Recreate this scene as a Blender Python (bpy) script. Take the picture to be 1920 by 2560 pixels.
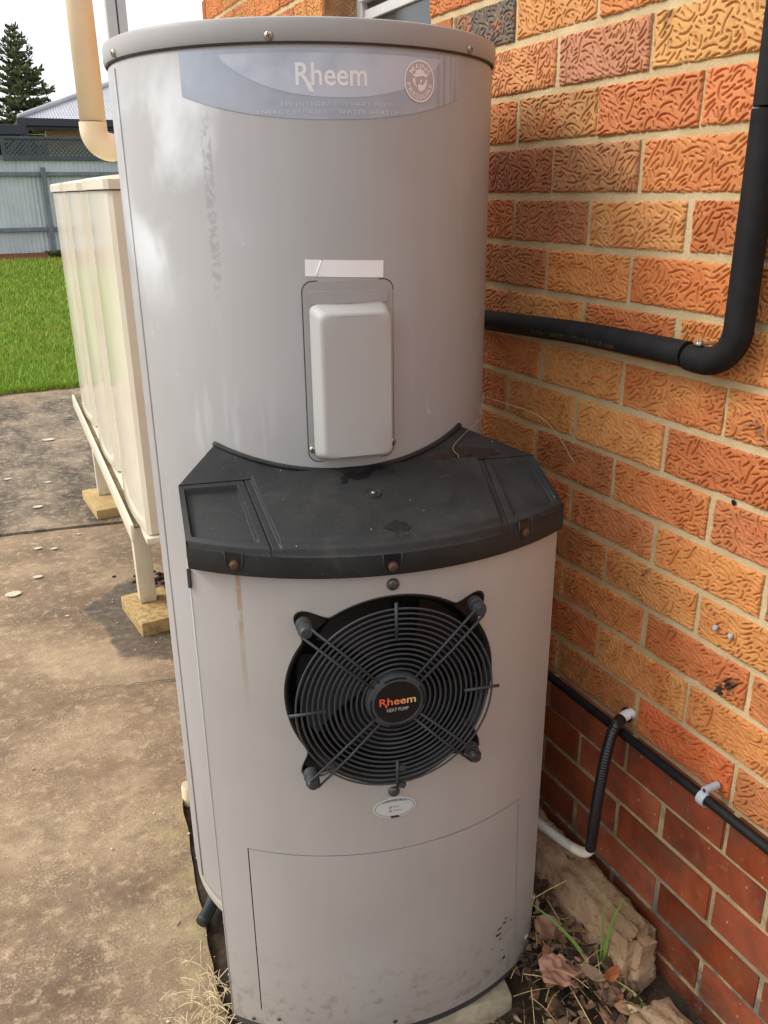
import bpy, bmesh, math, random
import numpy as np
from math import sin, cos, radians, pi, sqrt, atan2, hypot
from mathutils import Vector, Matrix
from mathutils.geometry import delaunay_2d_cdt

S = bpy.context.scene
C = S.collection
for o in list(bpy.data.objects):
    bpy.data.objects.remove(o)
RND = random.Random(7)

# ------------------------------------------------------------------ camera, sky, sun, exposure
cd = bpy.data.cameras.new('camera')
cam = bpy.data.objects.new('camera', cd); C.objects.link(cam)
Rv = Vector((0.89860793, -0.43862279, -0.01066931))
Uv = Vector((0.1640361, 0.31330864, 0.93537685))
Fv = Vector((0.40693482, 0.84228721, -0.3534916))
M = Matrix((Rv, Uv, -Fv)).transposed().to_4x4()
M.translation = Vector((-1.03590847, -1.4093105, -0.25762534))
cam.matrix_world = M
cd.sensor_fit = 'VERTICAL'; cd.sensor_height = 36.0; cd.sensor_width = 27.0
cd.lens = 2121.467 / 2560 * 36.0
cd.clip_start = 0.05; cd.clip_end = 600
S.camera = cam

SUN_DIR = Vector((-0.80, 0.38, 0.80)).normalized()      # towards the sun
elev = math.asin(SUN_DIR.z); azim = atan2(SUN_DIR.x, SUN_DIR.y)
W = bpy.data.worlds.new('World'); S.world = W; W.use_nodes = True
wt = W.node_tree
for n in list(wt.nodes): wt.nodes.remove(n)
wo = wt.nodes.new('ShaderNodeOutputWorld'); bg = wt.nodes.new('ShaderNodeBackground')
sky = wt.nodes.new('ShaderNodeTexSky'); sky.sky_type = 'NISHITA'; sky.sun_disc = False
sky.sun_elevation = elev; sky.sun_rotation = azim
sky.air_density = 1.0; sky.dust_density = 6.0; sky.ozone_density = 1.0
hs = wt.nodes.new('ShaderNodeHueSaturation'); hs.inputs['Saturation'].default_value = 0.30
wt.links.new(sky.outputs[0], hs.inputs['Color'])
mx = wt.nodes.new('ShaderNodeMix'); mx.data_type = 'RGBA'; mx.inputs['Factor'].default_value = 0.55   # even cloud cover over the clear sky
wt.links.new(hs.outputs[0], mx.inputs['A']); mx.inputs['B'].default_value = (9.6, 9.8, 10.2, 1)
wt.links.new([o_ for o_ in mx.outputs if o_.type == 'RGBA'][0], bg.inputs[0])
bg.inputs[1].default_value = 0.15
wt.links.new(bg.outputs[0], wo.inputs[0])
sl = bpy.data.lights.new('sun', 'SUN'); sl.energy = 1.5; sl.angle = radians(18); sl.color = (1.0, 0.96, 0.89)
so = bpy.data.objects.new('sun', sl); C.objects.link(so)
so.rotation_euler = SUN_DIR.to_track_quat('Z', 'Y').to_euler()
so.location = (-4, 1, 6)
vs = S.view_settings
vs.view_transform = 'Standard'; vs.look = 'None'; vs.gamma = 1.0; vs.use_curve_mapping = False
vs.exposure = 0.32

GZ = -1.85                                              # ground level

# ------------------------------------------------------------------ materials
def lin(c): return tuple(c) + (1.0,)

class NT:
    """small helper round a material's node tree"""
    def __init__(s, name, rough=0.6, spec=0.5, metal=0.0):
        s.m = bpy.data.materials.new(name); s.m.use_nodes = True
        s.t = s.m.node_tree
        s.b = s.t.nodes['Principled BSDF']
        s.b.inputs['Roughness'].default_value = rough
        s.b.inputs['Metallic'].default_value = metal
        s.b.inputs['Specular IOR Level'].default_value = spec
        s._co = None
    def n(s, typ, **kw):
        x = s.t.nodes.new('ShaderNode' + typ)
        for k, v in kw.items(): setattr(x, k, v)
        return x
    def L(s, a, b): s.t.links.new(a, b)
    def setin(s, sock, v):
        if hasattr(v, 'is_output') or isinstance(v, bpy.types.NodeSocket): s.L(v, sock)
        elif isinstance(v, (tuple, list)) and len(v) == 3 and sock.type == 'RGBA': sock.default_value = lin(v)
        else: sock.default_value = v
    def co(s):
        if s._co is None: s._co = s.n('TexCoord').outputs['Object']
        return s._co
    def noise(s, scale, detail=4, rough=0.55, vec=None, dist=0.0, out='Fac'):
        x = s.n('TexNoise'); s.L(vec or s.co(), x.inputs['Vector'])
        x.inputs['Scale'].default_value = scale; x.inputs['Detail'].default_value = detail
        x.inputs['Roughness'].default_value = rough; x.inputs['Distortion'].default_value = dist
        return x.outputs[out]
    def voro(s, scale, vec=None, feature='F1', out='Distance', rand=1.0):
        x = s.n('TexVoronoi', feature=feature); s.L(vec or s.co(), x.inputs['Vector'])
        x.inputs['Scale'].default_value = scale; x.inputs['Randomness'].default_value = rand
        return x.outputs[out]
    def ramp(s, fac, stops, interp='LINEAR'):
        x = s.n('ValToRGB'); x.color_ramp.interpolation = interp
        e = x.color_ramp.elements
        while len(e) < len(stops): e.new(0.5)
        for i, (p, c) in enumerate(stops):
            e[i].position = p
            e[i].color = lin(c) if not isinstance(c, (int, float)) else (c, c, c, 1)
        s.L(fac, x.inputs['Fac']); return x.outputs['Color']
    def mix(s, fac, a, b, mode='MIX'):
        x = s.n('Mix', data_type='RGBA', blend_type=mode)
        s.setin(x.inputs['Factor'], fac); s.setin(x.inputs['A'], a); s.setin(x.inputs['B'], b)
        return [o for o in x.outputs if o.type == 'RGBA'][0]
    def math(s, op, a, b=0.0, clamp=False):
        x = s.n('Math', operation=op, use_clamp=clamp)
        s.setin(x.inputs[0], a); s.setin(x.inputs[1], b); return x.outputs[0]
    def dot(s, v, vec=None):
        x = s.n('VectorMath', operation='DOT_PRODUCT'); s.L(vec or s.co(), x.inputs[0]); x.inputs[1].default_value = v
        return x.outputs['Value']
    def scalev(s, v, vec=None):
        x = s.n('VectorMath', operation='MULTIPLY'); s.L(vec or s.co(), x.inputs[0]); x.inputs[1].default_value = v
        return x.outputs[0]
    def addv(s, a, b):
        x = s.n('VectorMath', operation='ADD'); s.setin(x.inputs[0], a); s.setin(x.inputs[1], b); return x.outputs[0]
    def bell(s, val, c, w, soft=0.5):
        """1 where |val-c| < w, soft edge"""
        d = s.math('ABSOLUTE', s.math('SUBTRACT', val, c))
        x = s.n('MapRange', interpolation_type='SMOOTHSTEP'); s.L(d, x.inputs[0])
        x.inputs[1].default_value = w * (1 - soft); x.inputs[2].default_value = w * (1 + soft)
        x.inputs[3].default_value = 1; x.inputs[4].default_value = 0
        return x.outputs[0]
    def step(s, val, a, b):
        x = s.n('MapRange', interpolation_type='SMOOTHSTEP'); s.setin(x.inputs[0], val)
        x.inputs[1].default_value = a; x.inputs[2].default_value = b
        return x.outputs[0]
    def col(s, v): s.setin(s.b.inputs['Base Color'], v); return s
    def rough(s, v): s.setin(s.b.inputs['Roughness'], v); return s
    def bump(s, h, strength=0.3, dist=0.002):
        x = s.n('Bump'); x.inputs['Strength'].default_value = strength; x.inputs['Distance'].default_value = dist
        s.L(h, x.inputs['Height'])
        if s.b.inputs['Normal'].links: s.L(s.b.inputs['Normal'].links[0].from_socket, x.inputs['Normal'])
        s.L(x.outputs[0], s.b.inputs['Normal']); return s

MAT = {}
def simple(name, c, rough=0.6, spec=0.5, metal=0.0, var=0.15, scale=20.0, bump=0.0, bscale=200.0):
    m = NT(name, rough, spec, metal)
    f = m.noise(scale, 5)
    d = tuple(x * (1 - var) for x in c); u = tuple(min(1, x * (1 + var)) for x in c)
    m.col(m.ramp(f, [(0.3, d), (0.7, u)]))
    if bump: m.bump(m.noise(bscale, 3), bump, 0.001)
    MAT[name] = m.m; return m

# frame of the heat-pump box (looks 12 degrees to the left of the wall's direction)
TX, TY, TR = -0.43038611946915184, 0.15096005073061453, 0.33
PHI = radians(-12.0)
D2 = (sin(PHI), -cos(PHI)); E2 = (cos(PHI), sin(PHI))
OX, OY = TX + .032 * E2[0] + .02 * D2[0], TY + .032 * E2[1] + .02 * D2[1]
def bw(l, d, z):      # box frame (lateral, depth from the arc centre, height) -> world
    return (OX + l * E2[0] + d * D2[0], OY + l * E2[1] + d * D2[1], z)
def tw(a, r, z):      # tank frame (degrees, radius, height) -> world
    a = radians(a); return (TX + r * sin(a), TY - r * cos(a), z)
def parc(l, z, R=0.50):  # on the front arc
    return bw(l, sqrt(max(R * R - l * l, 0)), z)

# painted steel of the tank: grey with a pale sky reflection painted in, and smears on the weather side
m = NT('tank_paint', 0.42, 0.45)
lat = m.math('SUBTRACT', m.dot((E2[0], E2[1], 0)), OX * E2[0] + OY * E2[1])
zz = m.dot((0, 0, 1))
base = m.ramp(m.noise(3, 3), [(0.35, (0.322, 0.312, 0.305)), (0.7, (0.360, 0.349, 0.341))])
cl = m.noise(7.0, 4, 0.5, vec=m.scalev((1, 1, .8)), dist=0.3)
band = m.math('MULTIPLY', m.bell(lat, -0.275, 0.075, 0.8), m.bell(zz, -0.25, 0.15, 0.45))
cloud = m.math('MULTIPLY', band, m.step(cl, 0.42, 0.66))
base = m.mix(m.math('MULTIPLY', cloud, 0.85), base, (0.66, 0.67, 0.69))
sm = m.math('MULTIPLY', m.bell(lat, -0.2235, 0.0065, 0.4), m.step(m.noise(120, 4, 0.65), 0.47, 0.54))
sm = m.math('MULTIPLY', sm, m.bell(zz, -0.28, 0.12, 0.3))
base = m.mix(m.math('MULTIPLY', sm, 0.6), base, (0.21, 0.208, 0.21))
lid_sheen = m.math('MULTIPLY', m.bell(zz, -0.61, 0.06, 0.6), m.step(m.noise(60, 4, 0.6, vec=m.scalev((1, 1, 0.12))), 0.5, 0.68))  # soft reflection of light above the lid, painted into the coat
lid_sheen = m.math('MULTIPLY', lid_sheen, m.bell(lat, -0.22, 0.07, 0.5))
base = m.mix(m.math('MULTIPLY', lid_sheen, 0.22), base, (0.56, 0.57, 0.59))
speck = m.step(m.voro(55), 0.055, 0.035)
base = m.mix(m.math('MULTIPLY', speck, 0.25), base, (0.15, 0.14, 0.13))
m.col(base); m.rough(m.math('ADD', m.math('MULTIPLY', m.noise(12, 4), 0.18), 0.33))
runs = m.step(m.noise(26, 4, 0.6, vec=m.scalev((1, 1, 0.06))), 0.50, 0.72)
base = m.mix(m.math('MULTIPLY', runs, 0.10), base, (0.46, 0.455, 0.45))
dust = m.step(m.noise(150, 5, 0.75), 0.56, 0.72)
base = m.mix(m.math('MULTIPLY', dust, 0.10), base, (0.24, 0.225, 0.20))
scra = m.math('MULTIPLY', m.step(m.noise(30, 2, 0.5, vec=m.scalev((1, 1, 0.35)), dist=1.5), 0.735, 0.75), 0.35)
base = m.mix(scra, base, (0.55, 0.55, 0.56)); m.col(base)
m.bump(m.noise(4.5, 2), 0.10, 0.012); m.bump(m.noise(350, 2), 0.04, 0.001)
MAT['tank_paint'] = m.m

# painted steel of the front casing: same grey, rust run, dirt at the foot
m = NT('case_paint', 0.42, 0.45)
lat = m.math('SUBTRACT', m.dot((E2[0], E2[1], 0)), OX * E2[0] + OY * E2[1])
zz = m.dot((0, 0, 1))
base = m.ramp(m.noise(4, 3), [(0.35, (0.372, 0.350, 0.328)), (0.7, (0.412, 0.388, 0.364))])
wob = m.math('ADD', lat, m.math('MULTIPLY', m.math('SUBTRACT', m.noise(9, 2), 0.5), 0.006))
run = m.math('MULTIPLY', m.bell(wob, -0.2375, 0.0036, 0.6), m.math('MULTIPLY', m.step(zz, -1.10, -0.80), m.step(m.noise(30, 3), 0.2, 0.5)))
base = m.mix(m.math('MULTIPLY', run, 0.75), base, (0.30, 0.19, 0.075))
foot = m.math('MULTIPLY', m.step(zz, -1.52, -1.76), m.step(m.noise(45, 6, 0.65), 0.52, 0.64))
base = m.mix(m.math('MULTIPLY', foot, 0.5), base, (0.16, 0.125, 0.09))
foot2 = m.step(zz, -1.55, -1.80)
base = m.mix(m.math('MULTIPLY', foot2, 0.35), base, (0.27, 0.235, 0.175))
sp = m.step(m.voro(38), 0.05, 0.03)
base = m.mix(m.math('MULTIPLY', sp, 0.3), base, (0.18, 0.15, 0.12))
m.col(base); m.rough(m.math('ADD', m.math('MULTIPLY', m.noise(14, 4), 0.2), 0.32))
dust = m.step(m.noise(130, 5, 0.75), 0.54, 0.70)
base = m.mix(m.math('MULTIPLY', dust, 0.13), base, (0.24, 0.215, 0.175))
runs = m.step(m.noise(30, 4, 0.6, vec=m.scalev((1, 1, 0.06))), 0.52, 0.72)
base = m.mix(m.math('MULTIPLY', runs, 0.10), base, (0.29, 0.26, 0.21)); m.col(base)
m.bump(m.noise(5, 2), 0.10, 0.010); m.bump(m.noise(300, 2), 0.05, 0.001)
MAT['case_paint'] = m.m

simple('cover_plastic', (0.415, 0.408, 0.395), 0.5, 0.4, var=0.03, scale=6, bump=0.06, bscale=500)
simple('shell_cream', (0.34, 0.315, 0.27), 0.45, var=0.08)

# weathered black plastic lid
m = NT('lid_plastic', 0.62, 0.32)
w1 = m.noise(9, 6, 0.65, dist=0.6); w2 = m.noise(60, 5, 0.7, vec=m.scalev((1, 1, 1)))
c = m.ramp(w1, [(0.3, (0.012, 0.013, 0.014)), (0.55, (0.021, 0.022, 0.022)), (0.78, (0.044, 0.044, 0.042))])
c = m.mix(m.math('MULTIPLY', m.step(m.noise(170, 6, 0.8), 0.56, 0.70), 0.35), c, (0.105, 0.104, 0.100))
scr = m.step(m.noise(40, 3, 0.6, vec=m.scalev((1, 7, 7)), dist=1.0), 0.70, 0.76)
c = m.mix(m.math('MULTIPLY', scr, 0.45), c, (0.16, 0.155, 0.15))
dt = m.step(m.voro(36), 0.042, 0.028)
c = m.mix(m.math('MULTIPLY', dt, 0.75), c, (0.42, 0.41, 0.38))
m.col(c); m.rough(m.ramp(w1, [(0.3, 0.48), (0.7, 0.68)])); m.bump(m.noise(420, 3), 0.12, 0.001)
MAT['lid_plastic'] = m.m

simple('wet_dark', (0.010, 0.010, 0.010), 0.30, 0.5, var=0.2, scale=40)
m = simple('black_gloss', (0.009, 0.009, 0.010), 0.33, 0.4, var=0.3, scale=60, bump=0.10, bscale=260)
simple('black_inside', (0.006, 0.006, 0.006), 0.7, 0.3, var=0.2)
simple('guard_plastic', (0.042, 0.047, 0.052), 0.50, 0.35, var=0.25, scale=30, bump=0.05, bscale=400)
simple('fan_black', (0.007, 0.0075, 0.009), 0.5, 0.25, var=0.2)
simple('hub_disc', (0.012, 0.011, 0.011), 0.28, 0.5, var=0.2, scale=30)
simple('screw_steel', (0.42, 0.38, 0.30), 0.38, metal=0.9, var=0.35, scale=300)
simple('screw_dark', (0.10, 0.10, 0.095), 0.42, metal=0.7, var=0.4, scale=200)
simple('rust', (0.10, 0.042, 0.02), 0.85, var=0.45, scale=500, bump=0.5, bscale=700)
simple('groove_dark', (0.05, 0.047, 0.045), 0.7, var=0.2)
simple('sticker_white', (0.86, 0.86, 0.88), 0.5, var=0.03)
simple('oval_silver', (0.52, 0.54, 0.53), 0.4, var=0.04, metal=0.0)
simple('print_dark', (0.03, 0.03, 0.03), 0.6, var=0.1)
simple('print_white', (0.80, 0.78, 0.77), 0.5, var=0.03)
simple('print_pale', (0.60, 0.62, 0.65), 0.5, var=0.16, scale=45)
simple('print_grey', (0.50, 0.50, 0.49), 0.5, var=0.05)
simple('print_yellow', (0.10, 0.095, 0.03), 0.7, var=0.4, scale=120)
simple('emblem_plum', (0.455, 0.405, 0.43), 0.5, var=0.05)
m = NT('print_orange', 0.5); l = m.dot((E2[0], E2[1], 0)); l = m.math('SUBTRACT', l, OX * E2[0] + OY * E2[1] - 0.013)
m.col(m.ramp(m.step(l, -0.034, 0.034), [(0.0, (0.75, 0.10, 0.05)), (0.55, (0.82, 0.23, 0.09)), (1.0, (0.80, 0.52, 0.22))])); MAT['print_orange'] = m.m

# brand label, faded silver blue
m = NT('label_silver', 0.38, 0.5)
lat = m.math('SUBTRACT', m.dot((E2[0], E2[1], 0)), TX * E2[0] + TY * E2[1])
c = m.ramp(m.noise(14, 4, 0.6), [(0.3, (0.32, 0.36, 0.42)), (0.7, (0.41, 0.445, 0.51))])
stre = m.noise(16, 3, 0.5, vec=m.scalev((6, 6, 0.2)))
c = m.mix(m.math('MULTIPLY', m.step(lat, 0.150, 0.162), 0.85), c, m.ramp(stre, [(0.35, (0.25, 0.275, 0.315)), (0.65, (0.43, 0.455, 0.50))]))
m.col(c); MAT['label_silver'] = m.m
m = NT('label_blue', 0.36, 0.5)
m.col(m.ramp(m.noise(11, 4, 0.55, dist=0.5), [(0.33, (0.36, 0.415, 0.50)), (0.6, (0.50, 0.535, 0.615)), (0.8, (0.55, 0.58, 0.65))])); MAT['label_blue'] = m.m

# bricks
m = NT('rustic_brick', 0.62, 0.35)
oi = m.n('ObjectInfo')
off = m.n('Combine' + 'XYZ'); rv = m.math('MULTIPLY', oi.outputs['Random'], 37.0)
m.L(rv, off.inputs[0]); m.L(m.math('MULTIPLY', oi.outputs['Random'], 91.0), off.inputs[1])
vec = m.addv(m.co(), off.outputs[0])
p1 = m.noise(9, 3, 0.5, vec=vec, dist=0.4); p2 = m.noise(16, 4, 0.6, vec=m.addv(vec, (5.2, 1.3, 8.8)), dist=0.6)
fine = m.noise(240, 4, 0.7, vec=vec)
mid = m.noise(38, 5, 0.7, vec=vec)
c = m.mix(m.math('MULTIPLY', m.step(p1, 0.50, 0.70), 0.42), oi.outputs['Color'], (0.62, 0.305, 0.090))
c = m.mix(m.math('MULTIPLY', m.step(p2, 0.52, 0.70), 0.60), c, (0.52, 0.125, 0.036))
gp = m.n('NewGeometry').outputs['Position']
scy = m.math('ADD', m.dot((0, 1, 0), gp), m.math('MULTIPLY', m.dot((0, 0, 1), gp), 0.75))
so_ = m.math('MULTIPLY', m.bell(scy, -1.337, 0.013, 0.6), m.bell(m.dot((0, 0, 1), gp), -1.040, 0.026, 0.5))
so_ = m.math('MULTIPLY', so_, m.step(m.noise(60, 5, 0.7, vec=gp), 0.38, 0.50))
burn = m.math('MULTIPLY', m.step(m.noise(11, 5, 0.6, vec=m.addv(vec, (2.2, 7.7, 3.1)), dist=0.8), 0.62, 0.74), m.step(oi.outputs['Random'], 0.40, 0.45))
c = m.mix(m.math('MULTIPLY', burn, 0.85), c, (0.085, 0.035, 0.028))
c = m.mix(m.math('MULTIPLY', m.step(fine, 0.42, 0.62), 0.20), c, (0.58, 0.29, 0.11))
c = m.mix(m.math('MULTIPLY', m.step(mid, 0.52, 0.70), 0.45), c, (0.34, 0.115, 0.040))
c = m.mix(m.math('MULTIPLY', m.step(mid, 0.44, 0.30), 0.35), c, (0.66, 0.34, 0.12))
fl = m.step(m.voro(70, vec=m.scalev((1, 1, .45), vec)), 0.045, 0.02)
c = m.mix(m.math('MULTIPLY', fl, 0.6), c, (0.72, 0.62, 0.50))
c = m.mix(m.math('MULTIPLY', so_, 0.95), c, (0.016, 0.014, 0.013))
m.col(c); m.bump(mid, 0.5, 0.003); m.bump(fine, 0.6, 0.0016); m.rough(0.72)
MAT['rustic_brick'] = m.m
m = NT('plain_brick', 0.50, 0.42)
oi = m.n('ObjectInfo'); off = m.n('CombineXYZ'); m.L(m.math('MULTIPLY', oi.outputs['Random'], 53.0), off.inputs[0])
vec = m.addv(m.co(), off.outputs[0])
n1 = m.noise(7, 5, 0.6, vec=vec, dist=0.3); n2 = m.noise(45, 5, 0.7, vec=vec)
c = m.ramp(n1, [(0.32, (0.105, 0.022, 0.010)), (0.52, (0.205, 0.043, 0.016)), (0.74, (0.300, 0.078, 0.027))])
c = m.mix(m.math('MULTIPLY', m.step(n2, 0.55, 0.72), 0.25), c, (0.37, 0.165, 0.085))
c = m.mix(m.math('MULTIPLY', m.step(m.voro(34, vec=m.scalev((1, 1.4, .8), vec)), 0.10, 0.05), 0.55), c, (0.50, 0.36, 0.24))
br = m.n('HueSaturation'); m.L(c, br.inputs['Color']); m.L(m.math('ADD', m.math('MULTIPLY', oi.outputs['Random'], 0.55), 0.80), br.inputs['Value']); m.L(m.math('ADD', m.math('MULTIPLY', oi.outputs['Random'], -0.10), 1.06), br.inputs['Saturation']); c = br.outputs[0]
gp = m.n('NewGeometry').outputs['Position']
gr = m.step(m.noise(13, 6, 0.7, vec=gp), 0.48, 0.66)
c = m.mix(m.math('MULTIPLY', gr, 0.55), c, (0.085, 0.050, 0.032))
salt = m.math('MULTIPLY', m.step(m.noise(7, 6, 0.72, vec=m.scalev((1, 1, .5), gp)), 0.60, 0.74), 0.20)
c = m.mix(salt, c, (0.40, 0.24, 0.14))
spl = m.math('MULTIPLY', m.step(m.dot((0, 0, 1), gp), -1.50, -1.72), m.step(m.noise(60, 5, 0.75, vec=gp), 0.42, 0.6))
c = m.mix(m.math('MULTIPLY', spl, 0.6), c, (0.12, 0.085, 0.055))
m.col(c); m.rough(m.ramp(n1, [(0.3, 0.42), (0.7, 0.62)])); m.bump(n2, 0.3, 0.0012)
MAT['plain_brick'] = m.m
m = NT('mortar', 0.9, 0.2)
f = m.noise(240, 5, 0.7); g = m.noise(12, 4)
zz = m.dot((0, 0, 1))
c = m.ramp(g, [(0.3, (0.50, 0.375, 0.20)), (0.7, (0.63, 0.495, 0.29))])
c = m.mix(m.math('MULTIPLY', m.step(zz, -1.25, -1.27), 0.75), c, m.ramp(m.noise(40, 4), [(0.3, (0.20, 0.155, 0.09)), (0.7, (0.42, 0.325, 0.19))]))
c = m.mix(m.math('MULTIPLY', m.step(zz, -1.42, -1.60), m.step(m.noise(30, 4), 0.35, 0.55)), c, (0.13, 0.125, 0.105))
c = m.mix(m.math('MULTIPLY', m.step(f, 0.58, 0.70), 0.35), c, (0.24, 0.18, 0.10))
m.col(c); m.bump(f, 0.9, 0.0026)
MAT['mortar'] = m.m
simple('cream_brick', (0.55, 0.40, 0.22), 0.8, var=0.18, scale=3)

# ground
m = NT('concrete', 0.82, 0.3)
n1 = m.noise(2.2, 7, 0.62, dist=0.4); n2 = m.noise(26, 6, 0.75); n3 = m.noise(160, 4, 0.75)
yy = m.dot((0, 1, 0)); xx = m.dot((1, 0, 0))
c = m.ramp(n1, [(0.34, (0.150, 0.100, 0.062)), (0.50, (0.275, 0.192, 0.118)), (0.66, (0.41, 0.300, 0.190))])
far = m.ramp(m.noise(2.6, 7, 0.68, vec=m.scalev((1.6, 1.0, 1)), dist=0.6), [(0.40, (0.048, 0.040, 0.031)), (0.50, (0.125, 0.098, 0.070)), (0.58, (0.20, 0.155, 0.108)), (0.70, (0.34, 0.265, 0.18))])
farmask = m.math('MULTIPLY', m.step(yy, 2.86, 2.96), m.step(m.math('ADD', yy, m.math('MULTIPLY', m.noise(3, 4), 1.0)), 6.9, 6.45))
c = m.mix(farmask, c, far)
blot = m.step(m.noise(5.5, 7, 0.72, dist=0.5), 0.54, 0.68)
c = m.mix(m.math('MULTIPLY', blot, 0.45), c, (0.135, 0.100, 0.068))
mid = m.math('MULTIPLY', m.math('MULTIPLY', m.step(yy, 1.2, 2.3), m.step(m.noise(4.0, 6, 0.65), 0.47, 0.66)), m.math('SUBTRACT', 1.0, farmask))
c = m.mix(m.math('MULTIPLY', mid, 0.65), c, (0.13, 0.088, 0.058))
c = m.mix(m.math('MULTIPLY', m.step(n2, 0.50, 0.66), 0.60), c, (0.54, 0.40, 0.25))
c = m.mix(m.math('MULTIPLY', m.step(n2, 0.46, 0.32), 0.40), c, (0.15, 0.098, 0.058))
c = m.mix(m.math('MULTIPLY', m.math('MULTIPLY', m.step(n3, 0.53, 0.64), m.step(m.noise(8, 5, 0.65), 0.38, 0.62)), 0.62), c, (0.64, 0.51, 0.35))
c = m.mix(m.math('MULTIPLY', m.step(n3, 0.45, 0.34), 0.50), c, (0.085, 0.055, 0.033))
wx = m.math('SUBTRACT', m.math('ADD', xx, m.math('MULTIPLY', m.math('SUBTRACT', m.noise(3.5, 5, 0.6), 0.5), 0.36)), -0.50)
wy = m.math('SUBTRACT', m.math('ADD', yy, m.math('MULTIPLY', m.math('SUBTRACT', m.noise(4.2, 5, 0.6), 0.5), 0.36)), 1.74)
wet = m.math('ADD', m.math('POWER', m.math('ABSOLUTE', m.math('DIVIDE', wx, 0.265)), 2.6), m.math('POWER', m.math('ABSOLUTE', m.math('DIVIDE', wy, 0.375)), 2.6))
wet = m.step(wet, 1.12, 0.86)
c = m.mix(m.math('MULTIPLY', wet, 0.74), c, m.ramp(n2, [(0.35, (0.034, 0.027, 0.022)), (0.52, (0.075, 0.060, 0.047)), (0.7, (0.17, 0.14, 0.11))]))
sv = m.addv(m.co(), m.scalev((.035, .035, 0), m.noise(60, 4, out='Color')))
spots = m.math('MULTIPLY', m.step(m.voro(7.5, vec=m.scalev((1, 1.25, 0), sv)), 0.26, 0.17), m.step(m.noise(75, 5, 0.75), 0.36, 0.52))
vc = m.n('TexVoronoi', feature='F1'); m.L(m.scalev((1, 1.25, 0), sv), vc.inputs['Vector']); vc.inputs['Scale'].default_value = 7.5
spots = m.math('MULTIPLY', spots, m.step(m.dot((1, 0, 0), vc.outputs['Color']), 0.62, 0.70))
c = m.mix(m.math('MULTIPLY', spots, 0.5), c, (0.44, 0.335, 0.20))
edge = m.math('ADD', xx, m.math('MULTIPLY', m.math('SUBTRACT', m.noise(14, 4), 0.5), 0.05))
slim = m.math('MULTIPLY', m.math('MULTIPLY', m.step(edge, -0.86, -0.79), m.step(yy, 0.65, 0.5)), m.step(m.noise(18, 4), 0.40, 0.6))
c = m.mix(m.math('MULTIPLY', slim, 0.5), c, (0.36, 0.29, 0.135))
m.col(c); m.rough(m.math('SUBTRACT', 0.84, m.math('MULTIPLY', wet, 0.25))); m.bump(n2, 0.45, 0.007); m.bump(n3, 0.8, 0.004)
MAT['concrete'] = m.m
m = NT('lichen', 0.9, 0.2); f = m.noise(90, 4)
oi = m.n('ObjectInfo')
m.col(m.mix(oi.outputs['Alpha'], m.ramp(f, [(0.3, (0.30, 0.215, 0.125)), (0.7, (0.40, 0.295, 0.175))]), m.ramp(f, [(0.3, (0.47, 0.42, 0.31)), (0.7, (0.60, 0.55, 0.43))])))
MAT['lichen'] = m.m
m = NT('soil', 0.95, 0.2)
f = m.noise(28, 6, 0.7); g = m.noise(190, 4, 0.7)
c = m.ramp(f, [(0.3, (0.026, 0.019, 0.013)), (0.55, (0.062, 0.044, 0.030)), (0.75, (0.115, 0.082, 0.055))])
c = m.mix(m.math('MULTIPLY', m.step(g, 0.60, 0.72), 0.4), c, (0.22, 0.17, 0.115))
m.col(c); m.bump(f, 0.8, 0.012); m.bump(g, 0.7, 0.004)
MAT['soil'] = m.m
m = NT('lawn_soil', 0.95, 0.2); f = m.noise(3, 5, 0.6); g = m.noise(40, 4)
c = m.ramp(f, [(0.35, (0.075, 0.135, 0.018)), (0.65, (0.14, 0.20, 0.030))])
yy = m.dot((0, 1, 0))
c = m.mix(m.step(m.math('ADD', yy, m.math('MULTIPLY', m.noise(1.5, 3), 1.4)), 15.3, 15.9), c, m.ramp(g, [(0.3, (0.115, 0.045, 0.020)), (0.7, (0.20, 0.085, 0.040))]))
m.col(c); MAT['lawn_soil'] = m.m
m = NT('grass_blade', 0.55, 0.35)
oi = m.n('Attribute', attribute_name='tint'); f = m.noise(2.2, 3)
c = m.ramp(oi.outputs['Fac'], [(0.0, (0.115, 0.215, 0.014)), (0.5, (0.225, 0.360, 0.026)), (0.85, (0.35, 0.46, 0.050)), (1.0, (0.52, 0.56, 0.17))])
c = m.mix(m.math('MULTIPLY', m.step(f, 0.42, 0.62), 0.65), c, (0.30, 0.36, 0.045))
c = m.mix(m.math('MULTIPLY', m.step(m.noise(5.5, 4), 0.52, 0.68), 0.5), c, (0.085, 0.16, 0.015))
m.col(c); m.b.inputs['Transmission Weight'].default_value = 0.0
MAT['grass_blade'] = m.m
m = NT('footing_stone', 0.88, 0.3)
f = m.noise(11, 6, 0.65); g = m.noise(120, 5, 0.7)
c = m.ramp(f, [(0.3, (0.36, 0.205, 0.110)), (0.5, (0.54, 0.345, 0.200)), (0.72, (0.66, 0.465, 0.30))])
c = m.mix(m.math('MULTIPLY', m.step(g, 0.60, 0.70), 0.40), c, (0.20, 0.125, 0.07))
zz = m.dot((0, 0, 1)); c = m.mix(m.math('MULTIPLY', m.step(m.noise(8, 4), 0.45, 0.62), 0.4), c, (0.30, 0.215, 0.115))
pit = m.voro(48); c = m.mix(m.math('MULTIPLY', m.step(pit, 0.16, 0.06), 0.5), c, (0.17, 0.095, 0.05))
m.col(c); grit = m.noise(420, 3, 0.8); c = m.mix(m.math('MULTIPLY', m.step(grit, 0.58, 0.66), 0.4), c, (0.66, 0.50, 0.34)); c = m.mix(m.math('MULTIPLY', m.step(m.noise(55, 5, 0.75), 0.56, 0.70), 0.40), c, (0.27, 0.16, 0.085)); m.col(c)
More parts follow.
